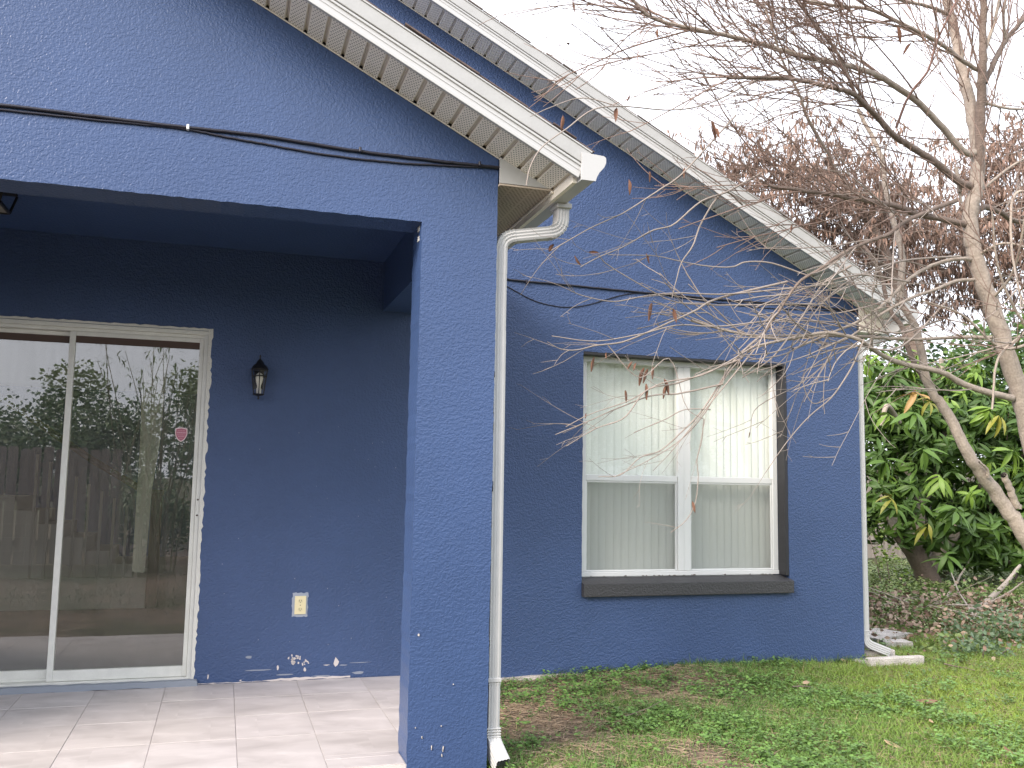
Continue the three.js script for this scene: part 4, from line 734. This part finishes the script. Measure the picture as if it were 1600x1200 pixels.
{
  const B = (n, l, u, v, d, balls, leaf, mats, c) => { const p = at(u, v, d); p.y = GY; return bush(n, l, 'bush', p, balls, leaf, mats, c); };
  B('vine_thicket', 'light green vine thicket between the bare trunk and the right edge', 1600, 900, 12.6, [[-0.5, 3.3, 0, 0.6], [-0.9, 3.0, 0.2, 0.5, 0.7], [0.1, 3.4, 0, 0.7], [-0.2, 2.6, 0, 0.8], [0.4, 3.0, 0.2, 0.8], [-1.3, 2.7, 0, 0.5]], oval, greenA, 1500);
  B('dark_shrub', 'dark green shrub under the end of the rear gutter', 1440, 900, 14.2, [[-0.2, 3.2, 0, 0.75, 0.9], [0.4, 2.9, 0.1, 0.7], [-0.6, 2.7, 0, 0.7], [0.1, 2.2, 0, 0.9], [0.7, 3.4, 0, 0.5], [1.2, 2.7, -0.2, 0.9], [1.9, 2.4, -0.2, 0.9], [2.6, 2.3, -0.2, 1]], oval, [leafMat(0.04, 0.085, 0.028), leafMat(0.06, 0.12, 0.035), leafMat(0.1, 0.17, 0.045)], 1200);
  B('yellow_green_sapling', 'small yellow green sapling at the foot of the dark leaved tree', 1385, 905, 12.2, [[0, 0.5, 0, 0.25, 0.3], [-0.1, 0.85, 0, 0.2], [0.15, 0.25, 0.1, 0.2]], small, [leafMat(0.2, 0.3, 0.05), leafMat(0.14, 0.24, 0.05)], 1400);
  // weeds at the lawn's far edge
  const g = 'leafy weeds along the far edge of the lawn';
  for (const [u, v, s, lab] of [[1460, 985, 0.36, 'leafy green weed clump behind the splash block'], [1550, 1005, 0.42, 'blue green weed clump right of the splash block'], [1530, 1028, 0.26, 'low weed clump at the front edge of the brush'], [1420, 960, 0.3, 'weed clump left of the brush heap'], [1450, 935, 0.3, 'long leaved weed under the dark leaved tree'], [1385, 968, 0.22, 'small weed between downspout and brush'], [1590, 960, 0.5, 'tall weed in the brush at the right edge'], [1520, 950, 0.4, 'weed clump in the middle of the brush'], [1480, 1020, 0.22, 'small pale weed at the end of the splash block']]) {
    const p = gp(u, v); bush('weed', lab, 'weed', p, [[0, s * 0.45, 0, s, s * 0.55], [s * 0.7, s * 0.3, 0.05, s * 0.7, s * 0.45], [-s * 0.7, s * 0.3, -0.05, s * 0.7, s * 0.4]], small, u === 1550 || u === 1530 ? [leafMat(0.13, 0.20, 0.11), leafMat(0.17, 0.25, 0.13)] : [leafMat(0.14, 0.21, 0.06), leafMat(0.19, 0.28, 0.08), leafMat(0.25, 0.33, 0.10)], 1150, g);
  }
}
{
  const w = new THREE.Group(); w.name = 'ground_cover'; w.userData = { kind: 'stuff', label: 'low mixed weeds covering the ground beyond the lawn by the fence', category: 'weeds' }; scene.add(w);
  const l = [[], [], []]; for (let i = 0; i < 30000; i++) { const x = R(5.1, 13), z = R(-7, -0.3); if (x < 6.4 && z > -1.3) continue; if (pn(x * 1.1, z * 1.1, 1e5, 97) + 0.4 * pn(x * 4, z * 4, 1e5, 98) < R(-0.35, 0.35)) continue; const h = 0.05 + 0.22 * clamp(0.5 + pn(x * 1.6, z * 1.6, 1e5, 99)) * sst(0.2, 1.6, -z); for (let k = 0; k < 4; k++) l[Math.floor(rnd() * 3)].push(xf(V(x + gauss() * 0.04, GY + R(0.01, h), z + gauss() * 0.04), eul(R(-0.5, 0.5), R(0, 6.3), R(-0.6, 0.6)), R(0.55, 1.15))); }
  [leafMat(0.16, 0.24, 0.07), leafMat(0.23, 0.32, 0.10), leafMat(0.31, 0.37, 0.14)].forEach((m, i) => instanced('weed_leaves', small, m, l[i], w));
}
// heap of cut branches and dry leaves
{
  const c = gp(1530, 975), t = thing('brush_heap', 'heap of cut brown branches and dry leaves at the edge of the lawn', 'brush heap', [c.x, GY, c.z]);
  const b = (a, q, r) => part('dead_branch', tube(wander(a, q.clone().sub(a), a.distanceTo(q), 9, 0.25, 0), taper(10, r, r * 0.4), 6), bark, t);
  const L = (u, v, h = 0) => gp(u, v).sub(t.position).add(V(0, h, 0));
  b(L(1525, 965, 0.05), L(1600, 955, 0.42), 0.045); b(L(1500, 975, 0.1), L(1640, 945, 0.3), 0.03); b(L(1515, 968, 0.08), L(1610, 975, 0.35), 0.02); b(L(1470, 950, 0.05), L(1560, 930, 0.3), 0.02);
  b(L(1560, 985, 0.06), L(1640, 970, 0.25), 0.018); b(L(1530, 985, 0.05), L(1495, 955, 0.3), 0.014);
  for (let i = 0; i < 22; i++) { const a = V(gauss() * 0.9, R(0.03, 0.25), gauss() * 0.7), d = V(gauss(), R(-0.1, 0.4), gauss()).normalize(); b(a, a.clone().addScaledVector(d, R(0.4, 1.1)), R(0.004, 0.011)); }
  const l = [[], []]; for (let i = 0; i < 4200; i++) l[i % 2].push(xf(V(gauss() * 1.5 - 0.4, Math.abs(gauss()) * 0.2, gauss() * 1.0), eul(R(0, 6.3), R(0, 6.3), R(-1, 1)), R(0.3, 0.8)));
  [leafStd(0.22, 0.14, 0.10), leafStd(0.36, 0.26, 0.19)].forEach((m, i) => instanced('dry_leaves', oval, m, l[i], t));
}
// fences
const fenceM = [0, 1, 2].map(k => std(0.34 + 0.04 * k, 0.295 + 0.035 * k, 0.25 + 0.03 * k, 0.9, { map: rep(grainC, 4, 0.6), bumpMap: rep(grainC, 4, 0.6), bumpScale: 0.004 }));
const greyM = [0, 1, 2].map(k => std(0.30 + 0.03 * k, 0.275 + 0.03 * k, 0.25 + 0.03 * k, 0.9, { map: rep(grainC, 4, 0.6) }));
function fence(label, origin, turn, len, h, mats, bw, gap) {
  const t = thing('wooden_fence', label, 'fence', [origin.x, origin.y, origin.z]); t.rotation.y = turn;
  const shapes = [0, 1, 2].map(() => { const hh = h + R(-0.02, 0.02), c = 0.03; return poly([[0, 0], [bw, 0], [bw, hh - c], [bw - c, hh], [c, hh], [0, hh - c]], null, 0.018, 0); });
  for (let x = 0, k = 0; x < len; x += bw + gap * R(0.4, 1.8), k++) { const m = part('board', shapes[k % 3], mats[Math.floor(rnd() * 3)], t); m.position.set(x, 0.03 + R(-0.01, 0.01), R(0, 0.004)); m.rotation.z = R(-0.006, 0.006); }
  for (const y of [0.3, h * 0.55, h - 0.28]) part('rail', box(0, len, y, y + 0.09, -0.042, -0.001), mats[0], t);
  for (let x = 0.6; x < len; x += 2.4) part('post', box(x, x + 0.09, 0, h - 0.05, -0.135, -0.043), mats[1], t);
}
fence('weathered wooden fence glimpsed through the leaves beyond the house corner', V(8.4, GY, -9.5), -0.12, 11, 1.8, greyM, 0.14, 0.006);
// ---------------------------------------------------------------- the garden behind the viewer, seen in the door glass
fence('brown board fence with gaps behind the viewer, mirrored in the door glass', V(-1.5, GY, 8.9), Math.PI, 10, 1.74, fenceM, 0.14, 0.02);
{
  const T = (label, x, z, h, r, mats, c, leaf = oval) => { const p = V(x, GY, z), b = []; for (let k = 0; k < 9; k++) { const a = k / 9 * 6.283; b.push([Math.cos(a) * r * R(0.35, 0.8), h * R(0.42, 0.8), Math.sin(a) * r * R(0.35, 0.8), r * R(0.4, 0.6)]); } b.push([0, h * 0.85, 0, r * 0.5]); const t = bush('garden_tree', label, 'tree', p, b, leaf, mats, c, 'leafy trees beyond the garden fence'); part('trunk', tube([V(0, -0.1, 0), V(0.05, h * 0.3, 0), V(0, h * 0.6, 0.05)], [0.16, 0.12, 0.07], 9), barkDark, t); };
  const lg = leafGeo(0.10, 0.03, 0.5, 0.25, 2);
  T('dark tree with broad crown beyond the fence, mirrored in the right door pane', -3.0, 14, 3.5, 1.9, greenB, 1500, lg);
  T('low green tree beyond the fence, mirrored at the left edge of the door', -8.6, 14.2, 2.7, 1.9, greenB, 1500, lg);
  T('tall loose tree beyond the fence, mirrored beside the white door jamb', 0.2, 15, 4.2, 1.8, greenB, 1400, lg);
  T('bushy tree beyond the fence, mirrored between the two door panes', -5.8, 13.6, 2.5, 1.6, greenB, 1500, lg);
  T('wide tree beyond the fence behind the viewer, right of the door reflection', 4.5, 14.5, 4.2, 2.0, greenB, 520, lg);
  T('far dark tree behind the viewer at the garden corner', 9.5, 14, 4.5, 2.4, greenB, 420, lg);
  T('far tree behind the viewer at the left garden corner', -13, 13, 3.0, 2.2, greenB, 420, lg);
  for (const [x, z, r, l] of [[1.2, 9.3, 0.9, 'rounded shrub behind the viewer, mirrored beside the bamboo'], [3.4, 9.4, 1.0, 'broad shrub behind the viewer to the right of the bamboo'], [5.9, 9.2, 1.1, 'tall shrub behind the viewer at the right end of the garden'], [-1.3, 9.7, 0.85, 'shrub behind the bamboo at the end of the brown board fence']]) bush('garden_shrub', l, 'shrub', V(x, GY, z), [[0, r, 0, r, r], [r * 0.7, r * 0.7, 0.1, r * 0.7], [-r * 0.7, r * 0.8, 0.1, r * 0.7]], lg, greenB, 1500);
  // clump of slender stems with arching leaves
  const c = thing('bamboo_clump', 'slender bamboo clump before the fence, mirrored at the right of the door glass', 'bamboo', [-1.0, GY, 7.9]), st = [], l = [];
  for (let k = 0; k < 26; k++) { const a = V(gauss() * 0.28, -0.05, gauss() * 0.25), p = wander(a, V(gauss() * 0.12, 1, gauss() * 0.12), R(2.4, 3.7), 9, 0.3, 0); st.push(tube(p, taper(10, 0.013, 0.004), 5, false)); for (let j = 0; j < 42; j++) { const q = p[3 + Math.floor(rnd() * 7)]; l.push(xf(q.clone().add(V(gauss() * 0.12, gauss() * 0.12, gauss() * 0.12)), eul(0, R(0, 6.3), R(-0.9, 0.5)), R(0.5, 1.1))); } }
  st.forEach(g => part('cane', g, std(0.22, 0.21, 0.12, 0.7), c)); instanced('foliage', long, greenB[1], l, c);
  const bed = thing('flower_bush', 'round bush with pale blossoms before the fence, mirrored in the left door pane', 'bush', [-5.6, GY, 8.1]); void bed;
  const bl = [[], []]; for (let k = 0; k < 2200; k++) { const o = V(gauss(), gauss(), gauss()).normalize().multiplyScalar(Math.pow(rnd(), 0.4)); bl[k % 14 ? 0 : 1].push(xf(V(o.x * 0.9, 1.55 + o.y * 0.8, o.z * 0.5), eul(R(0, 6), R(0, 6), R(-1, 1)), R(0.7, 1.3))); }
  instanced('foliage', oval, greenB[2], bl[0], bed); instanced('blossom', small, leafStd(0.7, 0.66, 0.5), bl[1], bed);
  part('stem', merge([0, 1, 2, 3].map(() => tube(wander(V(gauss() * 0.1, -0.05, gauss() * 0.1), V(gauss() * 0.3, 1, gauss() * 0.3), 1.6, 6, 0.3, 0), taper(7, 0.03, 0.01), 6))), barkDark, bed);
}
// ---------------------------------------------------------------- lawn: blades, weeds, dry thatch
{
  const blade = (h, w, lean) => { const pos = [], idx = []; for (let i = 0; i <= 3; i++) { const t = i / 3, ww = w * (1 - t * 0.92); pos.push(-ww, h * t * (1 - 0.15 * lean * t), lean * h * t * t, ww, h * t * (1 - 0.15 * lean * t), lean * h * t * t); } for (let i = 0; i < 3; i++) idx.push(i * 2, i * 2 + 1, i * 2 + 2, i * 2 + 1, i * 2 + 3, i * 2 + 2); const g = new THREE.BufferGeometry(); g.setAttribute('position', new THREE.Float32BufferAttribute(pos, 3)); g.setIndex(idx); g.computeVertexNormals(); g.setAttribute('uv', new THREE.Float32BufferAttribute(new Array(16).fill(0), 2)); return g; };
  const geos = [blade(0.036, 0.0024, 0.8), blade(0.05, 0.0026, 1.3), blade(0.03, 0.003, 1.0)], lists = [[], [], []], cols = [[], [], []];
  const inHouse = (x, z) => (x < HX + 0.02 && z < 0.015 && z > -10.3) || (x < PX1 + 0.01 && z < ZF + 0.14 && z > -1 && x > -4.7);
  const C = new THREE.Color();
  const grass = THREE.Color;
  const put = (x, z, s, tone) => { const k = Math.floor(rnd() * 3); lists[k].push(xf(V(x, groundY(x, z) - 0.006, z), eul(R(-0.5, 0.5), R(0, 6.283), R(-0.5, 0.5)), s)); cols[k].push(new grass().setRGB(tone[0], tone[1], tone[2])); };
  void C;
  for (let i = 0; i < 560000; i++) {
    const x = R(1.2, 8.4), z = R(-2.2, 4.2); if (inHouse(x, z)) continue;
    const c = cover(x, z); if (rnd() > sst(0.18, 0.75, c) * 0.95 + 0.05) continue;
    const b = pn(x * 0.7 + 5, z * 0.7, 1e5, 91) * 0.6 + pn(x * 4, z * 4, 1e5, 92) * 0.55 + pn(x * 11, z * 11, 1e5, 96) * 0.4, sunTint = sst(3.2, 5.2, x + 0.3 * z), w = R(0.8, 1.2);  // sunlight put into the blade colour towards the right
    put(x, z, R(0.6, 1.15) * (0.75 + 0.4 * c) * (x > 5 ? 0.95 : 1), rnd() < 0.07 ? [0.30 * w, 0.24 * w, 0.12 * w] : [(0.135 + 0.085 * sunTint + 0.04 * b) * w, (0.245 + 0.08 * sunTint + 0.035 * b) * w, (0.05 + 0.004 * b) * w]);
  }
  for (let i = 0; i < 60000; i++) { const x = R(5.0, 14), z = R(-9, -0.6), c = cover(x, z); if (rnd() > c + 0.15) continue; const w = R(0.75, 1.2); put(x, z, R(0.8, 1.7), [0.10 * w, 0.155 * w, 0.05 * w]); }
  for (let i = 0; i < 60000; i++) { const x = R(-7, 6), z = R(3.6, 8.8); if (rnd() > cover(x, z) + 0.2) continue; const w = R(0.75, 1.2); put(x, z, R(0.9, 1.5), [0.08 * w, 0.12 * w, 0.04 * w]); }
  // taller tufts against the wall foot
  for (let i = 0; i < 1500; i++) { const x = 2.2 + 2.8 * Math.pow(rnd(), 0.8), z = 0.01 + Math.abs(gauss()) * 0.05; if (rnd() > 0.5 + 0.8 * pn(x * 5, 1, 1e5, 95)) continue; const w = R(0.7, 1.1); put(x, z, R(0.8, 1.9), [0.075 * w, 0.14 * w, 0.035 * w]); }
  const t = new THREE.Group(); t.name = 'grass'; t.userData = { kind: 'stuff', label: 'patchy green lawn grass in front of the blue house', category: 'grass' }; scene.add(t);
  const gm = new THREE.MeshPhysicalMaterial({ roughness: 0.55, side: THREE.DoubleSide, transmission: 0.25, thickness: 0, ior: 1.4 });
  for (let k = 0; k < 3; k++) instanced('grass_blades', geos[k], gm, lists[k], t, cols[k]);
  // broad-leaved weeds in the bare lawn
  const w = new THREE.Group(); w.name = 'lawn_weeds'; w.userData = { kind: 'stuff', label: 'small broad-leaved weeds and clover in the bare lawn beside the porch', category: 'weeds' }; scene.add(w);
  const lf = [leafGeo(0.026, 0.008, 0.5, 0.2, 2), leafGeo(0.019, 0.0085, 0.3, 0.15, 2)], wl = [[], []], wc = [[], []];
  for (let i = 0; i < 17000; i++) {
    const x = R(1.25, 7.6), z = R(-1.2, 4.0); if (inHouse(x, z)) continue; const m = pn(x * 1.3 + 70, z * 1.3, 1e5, 93) + 0.5 * pn(x * 4, z * 4, 1e5, 94); if (m < R(-0.45, 0.45)) continue; if (x > 4.4 && rnd() < 0.7) continue;
    const n = Math.floor(R(6, 14)), k = Math.floor(rnd() * 2), y = groundY(x, z), tone = R(0.7, 1.35), s = R(0.7, 1.35);
    for (let j = 0; j < n; j++) { wl[k].push(xf(V(x + gauss() * 0.022 * s, y + R(0.008, 0.05) * s, z + gauss() * 0.022 * s), eul(R(-0.4, 0.4), R(0, 6.283), R(-0.2, 0.6)), s)); wc[k].push(new grass().setRGB(0.135 * tone, 0.25 * tone, 0.058 * tone)); }
  }
  const wm = new THREE.MeshPhysicalMaterial({ roughness: 0.5, side: THREE.DoubleSide, transmission: 0.22, thickness: 0, ior: 1.4 });
  for (let k = 0; k < 2; k++) instanced('weed_leaves', lf[k], wm, wl[k], w, wc[k]);
  // dry stems lying in the thatch
  const d = new THREE.Group(); d.name = 'dry_thatch'; d.userData = { kind: 'stuff', label: 'dry brown thatch and twigs lying between the grass', category: 'thatch' }; scene.add(d);
  const straw = tube([V(-0.5, 0, 0), V(-0.15, 0.02, 0.03), V(0.2, 0.015, -0.02), V(0.5, 0, 0.02)], [0.012, 0.014, 0.012, 0.006], 4, false), sl = [], sc = [];
  for (let i = 0; i < 60000; i++) { const x = R(1.25, 8), z = R(-1.8, 4.1); if (inHouse(x, z)) continue; if (rnd() < cover(x, z) * 0.75) continue; const q = R(0.6, 1.3); sl.push(xf(V(x, groundY(x, z) + R(0.0, 0.012), z), eul(0, R(0, 6.283), R(-0.15, 0.15)), V(R(0.03, 0.12), 0.13, 0.13))); sc.push(new grass().setRGB(0.33 * q, 0.25 * q, 0.175 * q)); }
  instanced('straw', straw, std(1, 1, 1, 0.95), sl, d, sc);
}
// single fallen leaves and sticks that show on the lawn
{
  const dm = [std(0.20, 0.12, 0.08, 0.8, { side: THREE.DoubleSide }), std(0.42, 0.30, 0.20, 0.8, { side: THREE.DoubleSide })];
  const fl = (u, v, s, k, lab) => { const c = gp(u, v, GY + 0.035), t = thing('fallen_leaf', lab, 'dead leaf', [c.x, c.y, c.z], 'dead leaves lying on the lawn'); const m = part('leaf_blade', curled, dm[k], t); m.scale.setScalar(s); m.position.y = 0.005; m.rotation.set(1.4, R(0, 6), R(0, 6), 'YXZ'); };
  fl(1465, 1097, 0.12, 0, 'large dark brown dead leaf on the bright right side of the lawn'); fl(1382, 1158, 0.09, 1, 'tan dead leaf on the grass below the splash block'); fl(1568, 1168, 0.10, 0, 'brown dead leaf near the lower right corner'); fl(1253, 1068, 0.11, 1, 'pale curled dead leaf in front of the rear wall'); fl(1308, 1028, 0.09, 1, 'pale dead leaf standing at the wall foot near the corner'); fl(1418, 1022, 0.1, 0, 'brown leaf just above the splash block'); fl(1098, 1016, 0.09, 1, 'pale dry leaf at the wall foot under the window'); fl(1452, 1125, 0.06, 1, 'small pale dead leaf right of the middle of the lawn'); fl(890, 1124, 0.05, 0, 'small dark dead leaf on the bare soil near the porch post');
  const st = (a, b, r, lab) => { const p = gp(...a, GY + 0.04), q = gp(...b, GY + 0.03), t = thing('fallen_stick', lab, 'stick', [p.x, p.y, p.z], 'sticks lying on the lawn'); const d = q.sub(p); part('stick_wood', tube(wander(V(0, 0, 0), d, d.length(), 7, 0.2, 0), taper(8, r, r * 0.5), 5), barkDark, t); };
  st([1475, 1037], [1522, 1047], 0.006, 'thin curved stick right of the splash block'); st([1238, 1073], [1268, 1071], 0.006, 'short stick in the grass before the rear wall'); st([975, 1119], [1050, 1110], 0.003, 'long thin straw on the bare soil under the window'); st([1350, 1025], [1405, 1031], 0.010, 'flat dark stick leaning on the splash block');
}
renderer.render(scene, camera);
